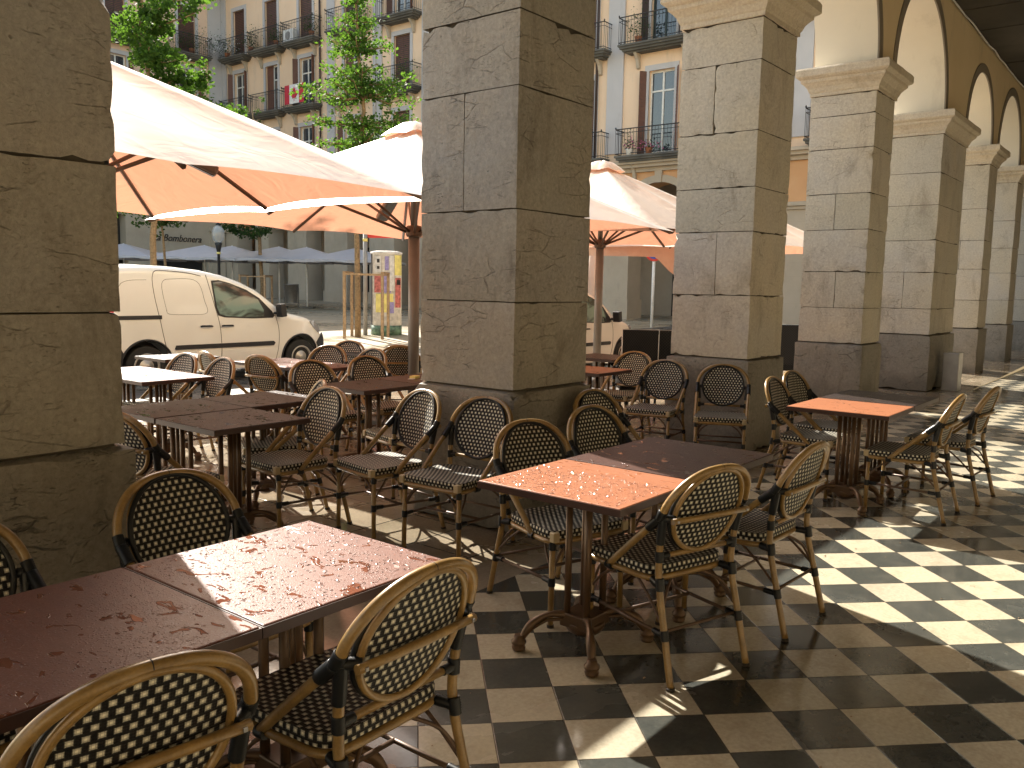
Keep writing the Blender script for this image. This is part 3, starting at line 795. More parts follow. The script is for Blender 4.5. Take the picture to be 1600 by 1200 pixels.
# ================================================================== TABLES
def make_table(w_, d_, topmat):
    t = thing('cafe_table', 'x', 'table', (0, 0, 0))
    MB().box(-w_ / 2, w_ / 2, -d_ / 2, d_ / 2, .7095, .737).build('tabletop', topmat, t, bevel=.004)
    e = MB(); b = .0035
    e.box(-w_ / 2 - b, w_ / 2 + b, -d_ / 2 - b, -d_ / 2, .705, .733); e.box(-w_ / 2 - b, w_ / 2 + b, d_ / 2, d_ / 2 + b, .705, .733)
    e.box(-w_ / 2 - b, -w_ / 2, -d_ / 2, d_ / 2, .705, .733); e.box(w_ / 2, w_ / 2 + b, -d_ / 2, d_ / 2, .705, .733)
    e.build('edging', 'tedge', t)
    c = MB()
    for sx in (-1, 1):
        for sy in (-1, 1):
            c.tube([(sx * .062, sy * .05, .14), (sx * .062, sy * .05, .69)], .0155, 10)
    c.tube([(0, 0, .14), (0, 0, .69)], .012, 8)
    c.build('column', 'bronze', t)
    MB().box(-.19, .19, -.17, .17, .685, .704).build('mounting_plate', 'bronze', t, bevel=.004)
    h = MB(); h.box(-.085, .085, -.075, .075, .10, .16); h.lathe([(.03, .05), (.075, .075), (.09, .10), (.09, .12)], 14)
    h.build('base_hub', 'bronze', t, bevel=.006)
    for a in (40, 140, 220, 320):
        ca, sa = math.cos(R(a)), math.sin(R(a)); f = MB()
        pr = [(.05, .125), (.10, .150), (.17, .150), (.235, .115), (.275, .06), (.29, .035)]
        pts = bez([(r * ca, r * sa, z) for r, z in pr], 5)
        f.tube(pts, [.017 + .004 * math.sin(i * .5) for i in range(len(pts))], 8)
        f.tube([(r * ca, r * sa, z - .022) for r, z in pr[:4]], .008, 6)
        lg = f.build('foot', 'bronze', t)
        MB().lathe([(.012, .0), (.027, .004), (.031, .018), (.025, .026), (.033, .034), (.033, .045), (.022, .056), (.019, .07)], 12, (.292 * ca, .292 * sa, 0)).build('toe', 'bronze', lg)
    return t
TG = 'small rectangular cafe tables'
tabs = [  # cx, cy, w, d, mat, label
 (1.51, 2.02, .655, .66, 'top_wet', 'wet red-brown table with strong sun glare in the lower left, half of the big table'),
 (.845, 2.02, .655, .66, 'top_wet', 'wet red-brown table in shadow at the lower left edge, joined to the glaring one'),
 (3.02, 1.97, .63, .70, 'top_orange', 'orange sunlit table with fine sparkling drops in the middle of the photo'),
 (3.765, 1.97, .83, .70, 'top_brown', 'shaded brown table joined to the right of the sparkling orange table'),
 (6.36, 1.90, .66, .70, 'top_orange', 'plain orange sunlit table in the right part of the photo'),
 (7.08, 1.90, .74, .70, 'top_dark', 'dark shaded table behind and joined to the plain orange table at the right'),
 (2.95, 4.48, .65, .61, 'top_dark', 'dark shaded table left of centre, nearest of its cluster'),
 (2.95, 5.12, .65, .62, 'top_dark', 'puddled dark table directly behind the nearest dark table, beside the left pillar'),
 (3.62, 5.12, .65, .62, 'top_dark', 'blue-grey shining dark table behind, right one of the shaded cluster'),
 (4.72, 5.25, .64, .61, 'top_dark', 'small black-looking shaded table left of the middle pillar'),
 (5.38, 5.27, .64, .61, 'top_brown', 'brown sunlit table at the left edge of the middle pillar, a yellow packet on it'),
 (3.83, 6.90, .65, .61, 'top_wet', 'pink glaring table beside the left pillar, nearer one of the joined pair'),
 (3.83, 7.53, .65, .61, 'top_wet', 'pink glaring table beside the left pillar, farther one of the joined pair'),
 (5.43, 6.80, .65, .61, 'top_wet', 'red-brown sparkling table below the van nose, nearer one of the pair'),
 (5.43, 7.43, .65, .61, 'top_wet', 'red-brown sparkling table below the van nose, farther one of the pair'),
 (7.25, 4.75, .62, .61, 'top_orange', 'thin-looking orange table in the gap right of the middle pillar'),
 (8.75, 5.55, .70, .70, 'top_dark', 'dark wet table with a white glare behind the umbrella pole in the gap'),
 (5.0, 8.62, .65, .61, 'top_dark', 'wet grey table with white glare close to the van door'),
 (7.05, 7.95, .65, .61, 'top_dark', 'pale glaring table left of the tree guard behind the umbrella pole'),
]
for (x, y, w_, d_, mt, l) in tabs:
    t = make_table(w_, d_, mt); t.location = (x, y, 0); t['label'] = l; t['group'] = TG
# drops of rain water standing on the sunlit tops
def drops(x0, x1, y0, y1, n, label, seed, rmin=.0014, rmax=.0042):
    rg = random.Random(seed); mb = MB()
    for _ in range(n):
        x, y = rg.uniform(x0, x1), rg.uniform(y0, y1); r = rmin + (rmax - rmin) * rg.random() ** 2.2
        k = 7; e = rg.uniform(.75, 1.3); h0 = rg.uniform(.22, .5); t0 = rg.uniform(0, 6.28)
        vs = [(x + r * f * e * math.cos(2 * PI * j / k + t0), y + r * f / e * math.sin(2 * PI * j / k + t0), .7372 + r * h * h0) for f, h in ((1, 0), (.72, .62), (.36, .92)) for j in range(k)] + [(x, y, .7372 + r * h0)]
        fs = [(a * k + j, a * k + (j + 1) % k, (a + 1) * k + (j + 1) % k, (a + 1) * k + j) for a in range(2) for j in range(k)] + [(2 * k + j, 2 * k + (j + 1) % k, 3 * k) for j in range(k)]
        mb.add(vs, fs, False)
    tag(mb.build('water_drops', 'water'), label, 'water drops', kind='stuff')
drops(1.2, 1.83, 1.70, 2.34, 1300, 'rain drops on the glaring red table', 3, .0016, .0055)
drops(2.72, 3.15, 1.65, 2.3, 1500, 'rain drops on the sparkling orange table', 5, .0018, .0055)
drops(.54, 1.15, 1.7, 2.3, 160, 'scattered rain drops on the shaded red table', 6)
drops(3.52, 4.14, 6.6, 7.8, 500, 'rain drops on the pink tables by the left pillar', 8, .002, .005)
drops(5.12, 5.74, 6.5, 7.7, 500, 'rain drops on the tables below the van nose', 9, .002, .005)
def crumbs(n, label, seed):
    rg = random.Random(seed); mb = MB()
    for _ in range(n):
        x, y, r = rg.uniform(1.6, 9), rg.uniform(-.3, 2.7), rg.uniform(.003, .009); a0 = rg.uniform(0, 6.28)
        vs = [(x + r * (1 + .5 * rg.random()) * math.cos(a0 + j * 1.257), y + r * .6 * math.sin(a0 + j * 1.257), .0015 + .003 * rg.random()) for j in range(5)] + [(x, y, .005)]
        mb.add(vs, [(j, (j + 1) % 5, 5) for j in range(5)])
    tag(mb.build('litter', 'bark'), label, 'litter', kind='stuff')
crumbs(110, 'scattered dry leaf bits and crumbs on the checkered floor', 9)
pk = thing('cigarette_packet', 'small yellow packet lying on the brown table by the middle pillar', 'packet', (5.33, 5.33, .738), R(20))
MB().box(-.045, .045, -.028, .028, 0, .022).build('box', 'yellow', pk, bevel=.002)
MB().box(-.1, -.05, -.03, .02, 0, .003).build('receipt', 'paperw', pk)

# ================================================================== BIG PARASOLS
def make_parasol(rad=1.93, zb=2.20, zt=3.25, heaters=True):
    t = thing('parasol', 'x', 'parasol', (0, 0, 0))
    NS, NR = 10, 12
    def canopy_pt(th, f):
        c, s = math.cos(th), math.sin(th); m = max(abs(c), abs(s)); R_ = rad / m
        u = (th / (PI / 4)) % 1.0; bay = 4 * u * (1 - u)       # 0 on a rib, 1 mid-way
        k = f * (1 - .03 * bay * f)
        x, y = R_ * k * c, R_ * k * s
        z = zt - (zt - zb) * (f * (1 - .03 * bay * f))
        z -= .045 * bay * math.sin(PI * min(1, f)) * (1 - .3 * f)
        z += .03 * (f - f * f) * 2
        return (x, y, z)
    vs = []; fs = []
    n = 8 * NS
    for r_ in range(1, NR + 1):
        for i in range(n): vs.append(canopy_pt(2 * PI * i / n, .035 + .965 * r_ / NR if r_ > 1 else .05))
    for r_ in range(NR - 1):
        for i in range(n):
            j = (i + 1) % n; fs.append((r_ * n + i, r_ * n + j, (r_ + 1) * n + j, (r_ + 1) * n + i))
    vs.append((0, 0, zt)); fs += [(i, (i + 1) % n, len(vs) - 1) for i in range(n)]
    cn = MB().add(vs, fs, True).build('canopy', 'canopy', t)
    # vent cap
    v = []; f2 = []
    for r_, z in ((.02, zt + .055), (.11, zt + .035), (.19, zt - .03), (.24, zt - .085)):
        for i in range(16):
            th = 2 * PI * i / 16; m = max(abs(math.cos(th)), abs(math.sin(th)))
            v.append((r_ / m * math.cos(th), r_ / m * math.sin(th), z + .012 * math.sin(i * 2)))
    for a in range(3):
        for i in range(16): f2.append((a * 16 + i, a * 16 + (i + 1) % 16, (a + 1) * 16 + (i + 1) % 16, (a + 1) * 16 + i))
    MB().add(v, f2, True).build('vent_cap', 'canopy', t)
    MB().tube([(0, 0, 0), (0, 0, zb + .0)], .058, 14).tube([(0, 0, zb), (0, 0, zt - .02)], .036, 10).build('pole', 'alu', t)
    MB().lathe([(.075, zb - .12), (.085, zb - .1), (.085, zb - .02), (.07, zb)], 14).build('hub', 'rib', t)
    MB().lathe([(.06, zt - .16), (.09, zt - .14), (.09, zt - .07), (.05, zt - .05)], 14).build('top_hub', 'rib', t)
    MB().box(-.42, .42, -.42, .42, .005, .06).lathe([(.10, .06), (.10, .16), (.065, .2)], 14).build('base', 'darkstone', t, bevel=.01)
    for i in range(8):
        th = i * PI / 4; c, s = math.cos(th), math.sin(th); m = max(abs(c), abs(s)); Rr = rad / m
        q = lambda f, dz: Vector((Rr * f * c, Rr * f * s, zt - (zt - zb) * f + .03 * (f - f * f) * 2 - dz))
        rb = MB().tube([q(.04, .05), q(.3, .035), q(.6, .035), q(.985, .028)], .019, 6).build('rib', 'rib', t)
        MB().tube([Vector((.07 * c, .07 * s, zb - .07)), q(.52, .06)], .016, 6).build('strut', 'rib', rb)
    if heaters:
        for a in (60, 200, 330):
            c, s = math.cos(R(a)), math.sin(R(a)); rot = Matrix.Rotation(R(a), 3, 'Z') @ Matrix.Rotation(R(24), 3, 'Y')
            hb = MB().cbox((.85 * c, .85 * s, 2.52), (.78, .14, .075), rot).build('heater', 'heater', t, bevel=.02)
            MB().cbox((.86 * c, .86 * s, 2.475), (.70, .10, .012), rot).build('grille', 'iron', hb)
    return t
ps = make_parasol(); ps.location = (2.66, 6.38, 0); ps['label'] = 'large pale peach parasol at the left, cut by the left pillar'; ps['group'] = 'large peach parasols over the terrace'
p2 = dup(ps, (6.78, 6.80, 0), R(0), 'large pale peach parasol whose top vent and pole stand left of the middle pillar')
p2.scale = (1.0, 1.12, 1)
p3 = dup(ps, (10.55, 6.80, .05), R(0), 'large peach parasol seen between the middle and third pillars')
dup(ps, (15.1, 7.1, .07), R(0), 'large peach parasol seen in the narrow gap beyond the third pillar')
dup(ps, (-1.6, 6.4, .0), R(0), 'large peach parasol beyond the left edge of view')
# rolled side curtain hanging from the third parasol
rc = thing('side_curtain', 'orange side curtain hanging between the parasols, gathered at its right end', 'curtain', (13.75, 8.05, 0), R(-51.8))
vs = []; fs = []
NC = 24
for i in range(NC + 1):
    u = i / NC; x = -1.0 + 2.1 * u; sag = 0 if u < .62 else .36 * math.sin(min(1, (u - .62) / .25) * PI / 2) ** 1.3
    for z in (2.80, 2.6, 2.42, 2.27 - sag * .5, 2.14 - sag): vs.append((x, .02 * math.sin(26 * u) + .02 * math.sin(z * 5), z))
fs = [(i * 5 + j, i * 5 + j + 1, (i + 1) * 5 + j + 1, (i + 1) * 5 + j) for i in range(NC) for j in range(4)]
MB().add(vs, fs, True).build('cloth', 'canopy', rc)
MB().tube([(-1.05, 0, 2.81), (1.15, 0, 2.81)], .03, 8).build('rail', 'rib', rc)

# ================================================================== VANS
def make_van():
    t = thing('delivery_van', 'x', 'van', (0, 0, 0))
    # profile in metres from the rear bumper (x) and height z
    top = [(0, .40), (.02, .62), (.03, 1.0), (.06, 1.45), (.12, 1.66), (.25, 1.735), (.6, 1.755), (1.05, 1.745), (1.45, 1.71), (1.8, 1.645), (2.1, 1.545), (2.36, 1.42), (2.58, 1.26), (2.76, 1.125), (2.92, 1.05),
           (3.1, 1.01), (3.3, .965), (3.45, .91), (3.56, .83), (3.64, .72), (3.69, .6), (3.71, .48), (3.70, .32)]
    def ztop(x):
        for (a, za), (b, zb) in zip(top[:-1], top[1:]):
            if a <= x <= b: return za + (zb - za) * (x - a) / max(1e-6, b - a)
        return top[-1][1]
    wx = (.56, 3.14); wr = .375; hub = .315
    def zbot(x):
        z = .20
        for c in wx:
            d = abs(x - c)
            if d < wr: z = max(z, hub + math.sqrt(wr * wr - d * d))
        if x < .12: z = max(z, .32)
        if x > 3.6: z = max(z, .26)
        return z
    HW = .80
    def halfw(x, z):
        w_ = HW
        if x < .25: w_ -= .05 * (1 - x / .25) ** 2
        if x > 2.9: w_ -= .20 * ((x - 2.9) / .81) ** 2.2
        if z > .95: w_ -= .085 * ((z - .95) / .8) ** 1.3
        if z < .45: w_ -= .03 * (.45 - z) / .25
        return w_
    X = sorted(set([round(v, 3) for v in [.02 + i * .075 for i in range(50)] if v < 3.7] + [round(c + s * wr * f, 3) for c in wx for s in (-1, 1) for f in (1.0, .985, .95, .88, .78)] + [round(a + .001, 3) for a, _ in top[1:]] + [3.705]))
    NSd, NT = 14, 9
    vs = []; 
    for x in X:
        zt, zb = ztop(x), zbot(x); zt = max(zt, zb + .02)
        rr = min(.11, (zt - zb) * .3); prof = []
        for k in range(NSd):
            z = zb + (zt - rr - zb) * k / (NSd - 1); prof.append((halfw(x, z), z))
        w1 = halfw(x, zt - rr)
        for k in range(1, 5):
            a = PI / 2 * k / 4; prof.append((w1 - rr * 1.3 * (1 - math.cos(a)), zt - rr + rr * math.sin(a)))
        wl = prof[-1][0]
        for k in range(1, NT): 
            f = 1 - k / (NT - 1); prof.append((wl * f, zt + .02 * (1 - f * f)))
        full = [(-w_, z) for w_, z in prof] + [(w_, z) for w_, z in prof[:-1][::-1]]
        vs += [(x, y, z) for y, z in full]
    n = len(full)
    fs = [(i * n + j, i * n + j + 1, (i + 1) * n + j + 1, (i + 1) * n + j) for i in range(len(X) - 1) for j in range(n - 1)]
    fs += [tuple(range(n))[::-1], tuple((len(X) - 1) * n + j for j in range(n))]
    MB().add(vs, fs, True).build('body', 'paint', t)
    MB().box(.15, 3.6, -.66, .66, .19, .34).build('underbody', 'blackplastic', t)
    def patch(name, poly, mat, off=.004, th=.02, par=t, side=-1):
        c = (sum(p[0] for p in poly) / len(poly), sum(p[1] for p in poly) / len(poly))
        rings = [1.0, .75, .5, .25]; mb = MB(); N_ = len(poly); v = []
        for r_ in rings:
            for (x, z) in poly:
                xx, zz = c[0] + (x - c[0]) * r_, c[1] + (z - c[1]) * r_
                v.append((xx, side * (halfw(xx, zz) + off), zz))
        v.append((c[0], side * (halfw(*c) + off), c[1]))
        f = [(a * N_ + i, a * N_ + (i + 1) % N_, (a + 1) * N_ + (i + 1) % N_, (a + 1) * N_ + i) for a in range(3) for i in range(N_)]
        f += [(3 * N_ + i, 3 * N_ + (i + 1) % N_, 4 * N_) for i in range(N_)]
        # rim back into the body
        o = len(v); v += [(x, side * (halfw(x, z) - th), z) for x, z in poly]
        f += [(i, (i + 1) % N_, o + (i + 1) % N_, o + i) for i in range(N_)]
        return mb.add(v, f, False).build(name, mat, par)
    def dense(poly, k=6):
        out = []
        for i in range(len(poly)):
            a, b = poly[i], poly[(i + 1) % len(poly)]
            out += [(a[0] + (b[0] - a[0]) * j / k, a[1] + (b[1] - a[1]) * j / k) for j in range(k)]
        return out
    def line(pts, r=.005, off=.0, name='panel_gap', mat='seam', par=t, side=-1):
        P = bez([(x, 0, z) for x, z in pts], 6)
        return MB().tube([(p.x, side * (halfw(p.x, p.z) + off), p.z) for p in P], r, 5).build(name, mat, par)
    for side in (-1, 1):
        win = [(1.60, 1.53), (1.72, 1.545), (1.9, 1.50), (2.12, 1.40), (2.34, 1.27), (2.55, 1.11), (2.60, 1.03), (2.56, 1.0), (2.2, .995), (1.78, 1.02), (1.68, 1.05), (1.64, 1.15)]
        big = [(p[0] + (.03 if p[0] > 2.1 else -.025), p[1] + (.024 if p[1] > 1.2 else -.022)) for p in win]
        fr = patch('window_surround', dense(big, 3), 'blackplastic', .003, side=side)
        patch('side_window', dense([(p[0] if p[0] < 2.45 else 2.44 - (p[0] - 2.45) * .1, p[1]) for p in win], 3), 'carglass', .008, par=fr, side=side)
        patch('rub_strip', dense([(.96, .545), (.98, .60), (2.60, .605), (2.63, .575), (2.6, .535), (.98, .535)], 5), 'blackplastic', .014, side=side)
        patch('sliding_rail', dense([(.03, .99), (.03, 1.045), (.78, 1.045), (.78, .99)], 4), 'blackplastic', .010, side=side)
        line([(.71, 1.66), (.685, 1.55), (.70, 1.3), (.76, .95), (.83, .6), (.92, .24)], side=side)
        line([(.71, 1.66), (.80, 1.69), (1.2, 1.665), (1.42, 1.62)], side=side)
        line([(1.50, 1.64), (1.60, 1.2), (1.68, .85), (1.70, .5), (1.68, .22)], side=side)
        line([(2.64, 1.02), (2.70, .8), (2.70, .55), (2.64, .24)], side=side)
        line([(.18, 1.1), (.2, 1.42), (.32, 1.53), (.6, 1.55)], .0035, -.001, side=side)
        line([(.86, 1.10), (.82, 1.5), (1.0, 1.57), (1.35, 1.54), (1.45, 1.25), (1.47, 1.07), (1.2, 1.05), (.9, 1.06), (.86, 1.12)], .0035, -.001, side=side)
        for hx in (1.46, 1.80):
            h = MB().tube([(hx - .10, side * (HW + .012), .868), (hx - .08, side * (HW + .028), .874), (hx + .06, side * (HW + .028), .874), (hx + .09, side * (HW + .012), .868)], .013, 6).build('door_handle', 'blackplastic', t)
        mm = MB().cbox((2.68, side * (HW + .10), 1.10), (.10, .15, .21), Matrix.Rotation(R(-8), 3, 'Y')).tube([(2.62, side * (HW - .02), 1.05), (2.68, side * (HW + .08), 1.06)], .025, 6).build('mirror', 'blackplastic', t, bevel=.03)
        patch('tail_light', dense([(.01, .70), (.005, 1.16), (.07, 1.20), (.12, 1.12), (.10, .95), (.08, .72)], 3), 'redlight', .012, side=side)
        patch('head_light', dense([(3.33, .90), (3.42, .915), (3.52, .84), (3.60, .73), (3.56, .70), (3.44, .78)], 3), 'headlight', .010, side=side)
        patch('rear_bumper', dense([(.0, .24), (-.005, .60), (.18, .60), (.22, .52), (.21, .4), (.185, .26)], 3), 'blackplastic', .014, side=side)
        patch('front_bumper', dense([(3.53, .24), (3.56, .42), (3.5, .54), (3.58, .62), (3.67, .70), (3.715, .6), (3.73, .45), (3.70, .28)], 3), 'blackplastic', .014, side=side)
        for c in wx:
            line([(c + (wr + .004) * math.cos(a), hub + (wr + .004) * math.sin(a)) for a in [PI * k / 10 for k in range(11)]], .016, .0, 'arch_trim', 'blackplastic', side=side)
            wh = MB().prism([(c + .29 * math.cos(2 * PI * k / 32), hub + .29 * math.sin(2 * PI * k / 32)) for k in range(32)], side * .60, side * (HW - .035)).build('wheel', 'rubber', t, bevel=.02)
            ri = MB(); yo = HW - .03
            prof = [(.185, .0), (.19, .012), (.165, .010), (.155, -.03), (.12, -.035), (.10, .0), (.05, .008), (.045, .02), (.0, .022)]
            v = [(c + r_ * math.cos(2 * PI * k / 28), side * (yo + o_), hub + r_ * math.sin(2 * PI * k / 28)) for r_, o_ in prof for k in range(28)]
            ri.add(v, [(a * 28 + k, a * 28 + (k + 1) % 28, (a + 1) * 28 + (k + 1) % 28, (a + 1) * 28 + k) for a in range(len(prof) - 1) for k in range(28)], True)
            rm = ri.build('rim', 'steel', wh)
            ho = MB(); v = []
            for k in range(128):
                a = 2 * PI * k / 128; q_ = .5 + .5 * math.cos(16 * a)
                for r_ in (.137 - .001 - .0125 * q_ ** .6, .137 + .001 + .0125 * q_ ** .6): v.append((c + r_ * math.cos(a), side * (yo - .027), hub + r_ * math.sin(a)))
            ho.add(v, [(2 * k, 2 * k + 1, (2 * k + 3) % 256, (2 * k + 2) % 256) for k in range(128)])
            ho.build('rim_holes', 'blackplastic', wh)
    # windscreen and wheel-well lining
    v = []
    for x in [2.20, 2.35, 2.5, 2.65, 2.78]:
        for f in (-1, -.5, 0, .5, 1): v.append((x + .012, f * (halfw(x, ztop(x)) - .16), ztop(x) + .014 + .02 * (1 - f * f)))
    MB().add(v, [(i * 5 + j, i * 5 + j + 1, (i + 1) * 5 + j + 1, (i + 1) * 5 + j) for i in range(4) for j in range(4)], True).build('windscreen', 'carglass', t)
    for c in wx: MB().prism([(c + .36 * math.cos(PI * k / 12), hub + .36 * math.sin(PI * k / 12)) for k in range(13)] + [(c - .36, .22), (c + .36, .22)], -.56, .56).build('wheel_well', 'blackplastic', t)
    return t
van = make_van(); van.scale = (1.05, 1, 1); van.location = (5.70, 12.45, .005); van['label'] = 'cream-white delivery van parked left of the middle pillar, seen from its side'; van['group'] = 'parked delivery vans'
v2 = dup(van, (11.1, 9.35, .006), R(0), 'second cream van, only its nose and mirror seen behind the umbrella pole in the gap')
v2.scale = (1.0, 1, .93)

# ================================================================== BLACK TERRACE CHAIRS
def make_armchair_stack(n, loc, rz, label):
    t = thing('chair_stack', label, 'stacked chairs', loc, rz)
    for k in range(n):
        dz = k * .06
        c_ = MB(); c_.box(-.27, .27, -.25, .25, .36 + dz, .42 + dz)
        c_.box(-.27, .27, -.29 - dz * .5, -.25 - dz * .5, .40 + dz, 1.0 + dz)
        for s in (-1, 1): c_.box(s * .27 - .02, s * .27 + .02, -.25, .22, .60 + dz, .645 + dz)
        if k == 0:
            for s in (-1, 1):
                for y_ in (-.25, .21): c_.box(s * .265 - .018, s * .265 + .018, y_ - .018, y_ + .018, 0, .62)
        ch = c_.build('chair_frame', 'blackwicker', t, bevel=.012)
        MB().tube([(-.27, -.297 - dz * .5, .45 + dz), (-.275, -.297 - dz * .5, 1.005 + dz), (.275, -.297 - dz * .5, 1.005 + dz), (.27, -.297 - dz * .5, .45 + dz)], .0065, 5).build('piping', 'whitetrim', ch)
    return t
sk = make_armchair_stack(2, (8.95, 5.22, 0), R(-50), 'stack of black wicker armchairs with white piping, left one beside the third pillar')
sk.scale = (.78, 1, 1.02)
make_armchair_stack(2, (9.55, 5.08, 0), R(-55), 'stack of black wicker armchairs with white piping half hidden by the third pillar')
make_armchair_stack(2, (12.9, 4.88, 0), R(-66), 'black wicker armchairs in the narrow gap between the third and fourth pillars')

# ================================================================== STREET FURNITURE
def tree_guard(loc, rz, h, w_, label):
    t = thing('tree_guard', label, 'tree guard', loc, rz, 'timber tree guards')
    for sx in (-1, 1):
        for sy in (-1, 1): MB().cbox((sx * w_, sy * w_, h / 2), (.07, .07, h)).build('post', 'wood', t)
    for sy in (-1, 1): MB().cbox((0, sy * w_, h + .02), (2 * w_ + .1, .07, .045)).build('rail', 'wood', t)
    for sx in (-1, 1): MB().cbox((sx * w_, 0, h + .02 - .046), (.06, 2 * w_ - .07, .045)).build('rail', 'wood', t)
    return t
Z = gz(15, 16.9)
tree_guard((15.0, 16.75, Z), R(38), 1.66, .48, 'sunlit timber guard round the young tree before the poster column')
tree_guard((20.9, 30.0, gz(21, 30)), R(38), 1.35, .5, 'shaded timber guard round the small tree above the van windscreen')
tree_guard((19.2, 17.6, gz(19, 17)), R(38), 1.6, .45, 'timber guard partly hidden at the left edge of the middle pillar')
# poster column
pc = thing('poster_column', 'cylindrical advertising column covered with torn posters, green foot', 'poster column', (16.25, 17.35, gz(16, 17)))
MB().lathe([(.42, 0), (.42, .26)], 32).build('foot', 'green', pc)
MB().lathe([(.40, .26), (.41, .265), (.41, 2.18), (.43, 2.19), (.43, 2.24), (.3, 2.27)], 32).build('drum', 'paperw', pc)
aim = math.atan2(-17.35, -16.25)
def poster(a0, a1, z0, z1, mat, k=0):
    n = 8; r_ = .415 + k * .004; v = []
    for i in range(n + 1):
        a = aim - (a0 + (a1 - a0) * i / n)
        v += [(r_ * math.cos(a), r_ * math.sin(a), z0), (r_ * math.cos(a), r_ * math.sin(a), z1)]
    MB().add(v, [(2 * i, 2 * i + 2, 2 * i + 3, 2 * i + 1) for i in range(n)], True).build('poster', mat, pc)
# angles: negative = left in the view is +, kept as measured
poster(-1.35, -.55, 1.62, 2.16, 'yellow'); poster(-.5, -.2, 1.2, 2.14, 'paperw', 1); poster(-.15, .1, 1.75, 2.12, 'purple', 1); poster(-.3, .25, 1.15, 1.70, 'purple')
poster(.35, .8, 1.7, 2.12, 'paperw', 1); poster(-1.2, -.6, .75, 1.55, 'paperr'); poster(-.45, .75, .62, 1.12, 'yellow', 1); poster(-.5, -.1, .6, .9, 'purple', 2); poster(.3, .9, 1.15, 1.6, 'paperr', 0)
poster(-1.1, -.7, 1.36, 1.5, 'ink', 1); poster(.45, .65, 1.95, 2.05, 'ink', 2); poster(.45, .65, 1.78, 1.86, 'ink', 2)
poster(1.15, 1.45, .1, 2.2, 'ink', 1)
# street sign pole
sg = thing('street_sign', 'grey pole with a yellow band and a red plate reading Museu del Cinema', 'sign', (15.62, 17.5, gz(15.6, 17.5)))
MB().tube([(0, 0, 0), (0, 0, 3.0)], .06, 12).build('pole', 'grey', sg)
MB().tube([(0, 0, 2.50), (0, 0, 2.58)], .064, 12).build('band', 'yellow', sg)
va = math.atan2(-(17.5), -(15.6)) - 0
rot = Matrix.Rotation(R(-51.5), 4, 'Z')
pl = MB().box(.06, .78, -.012, .012, 2.60, 2.86).build('plate', 'red', sg, bevel=.01); pl.matrix_local = rot
text_mesh('lettering', 'Museu del Cinema', .088, 'white', pl, Matrix.Translation((.40, -.014, 2.755)) @ Matrix.Rotation(R(90), 4, 'X'), extrude=.002)
# no-parking sign
np_ = thing('no_parking_sign', 'round red and blue no-parking sign on a thin white pole', 'sign', (24.9, 13.95, gz(25, 14) - .3), R(-61))
MB().tube([(0, 0, 0), (0, 0, 3.2)], .05, 10).build('pole', 'white', np_)
def disc(r0, y0, y1, mat, z=2.75):
    return MB().prism([(r0 * math.cos(2 * PI * k / 28), z + r0 * math.sin(2 * PI * k / 28)) for k in range(28)], y0, y1).build('disc', mat, np_)
disc(.29, -.055, -.075, 'red'); disc(.215, -.0755, -.08, 'blue')
MB().cbox((0, -.083, 2.75), (.44, .004, .055), Matrix.Rotation(R(45), 3, 'Y')).build('bar', 'red', np_)
# litter bin
bn = thing('litter_bin', 'grey metal litter bin standing on the shaded plaza', 'bin', (24.6, 32.6, gz(24.6, 32.6)))
MB().lathe([(.26, .08), (.33, .9), (.35, .92), (.33, .94), (.30, .9)], 20, cap=False).build('bucket', 'galv', bn)
MB().tube([(-.4, 0, 0), (-.4, 0, .8), (.4, 0, .8), (.4, 0, 0)], .025, 6).build('frame', 'galv', bn)
# street lamp
lp = thing('street_lamp', 'old style street lamp with a clear globe on a black post', 'street lamp', (19.6, 30.6, gz(19.6, 30.6)))
zg = gz(19.6, 30.6)
MB().lathe([(.16, 0), (.16, .3), (.08, .45), (.06, .6), (.055, 2.7 - zg), (.075, 2.72 - zg), (.12, 2.95 - zg), (.15, 3.05 - zg)], 14).build('post', 'iron', lp)
MB().lathe([(.078, 2.62 - zg), (.085, 2.66 - zg), (.078, 2.7 - zg)], 14).build('brass_ring', 'yellow', lp)
MB().lathe([(.10, 3.05 - zg), (.2, 3.18 - zg), (.245, 3.36 - zg), (.24, 3.5 - zg), (.19, 3.64 - zg), (.1, 3.74 - zg), (.06, 3.78 - zg)], 18).build('globe', 'globe', lp)
MB().lathe([(.11, 3.74 - zg), (.07, 3.82 - zg), (.03, 3.87 - zg), (.02, 3.98 - zg)], 10).build('finial', 'iron', lp)

# far grey parasols
def far_parasol(x, y, label, rad=2.05):
    z0 = gz(x, y); t = thing('grey_parasol', label, 'parasol', (x, y, z0), R(38.5), 'grey parasols across the plaza')
    zb, zt = 2.62 - z0 + .13, 3.0 + .0 - z0 + .0
    zt = 3.05 - z0; zb = 2.47 - z0
    vs = []; n = 32
    for f in (.04, .25, .5, .75, 1.0):
        for i in range(n):
            th = 2 * PI * i / n; u = (th / (PI / 4)) % 1; bay = 4 * u * (1 - u); m_ = max(abs(math.cos(th)), abs(math.sin(th))) ** .8
            k = f * (1 - .05 * bay * f); vs.append((rad / m_ * k * math.cos(th), rad / m_ * k * math.sin(th), zt - (zt - zb) * k))
    for i in range(n):
        vs.append((vs[4 * n + i][0], vs[4 * n + i][1], vs[4 * n + i][2] - .10 - .03 * math.sin(i * PI / 2)))
    fs = [(a * n + i, a * n + (i + 1) % n, (a + 1) * n + (i + 1) % n, (a + 1) * n + i) for a in range(5) for i in range(n)] + [tuple(range(n))[::-1]]
    MB().add(vs, fs).build('canopy', 'greycanopy', t)
    MB().tube([(0, 0, 0), (0, 0, zt)], .035, 8).build('pole', 'white', t)
    MB().box(-.3, .3, -.3, .3, 0, .07).build('base', 'darkstone', t)
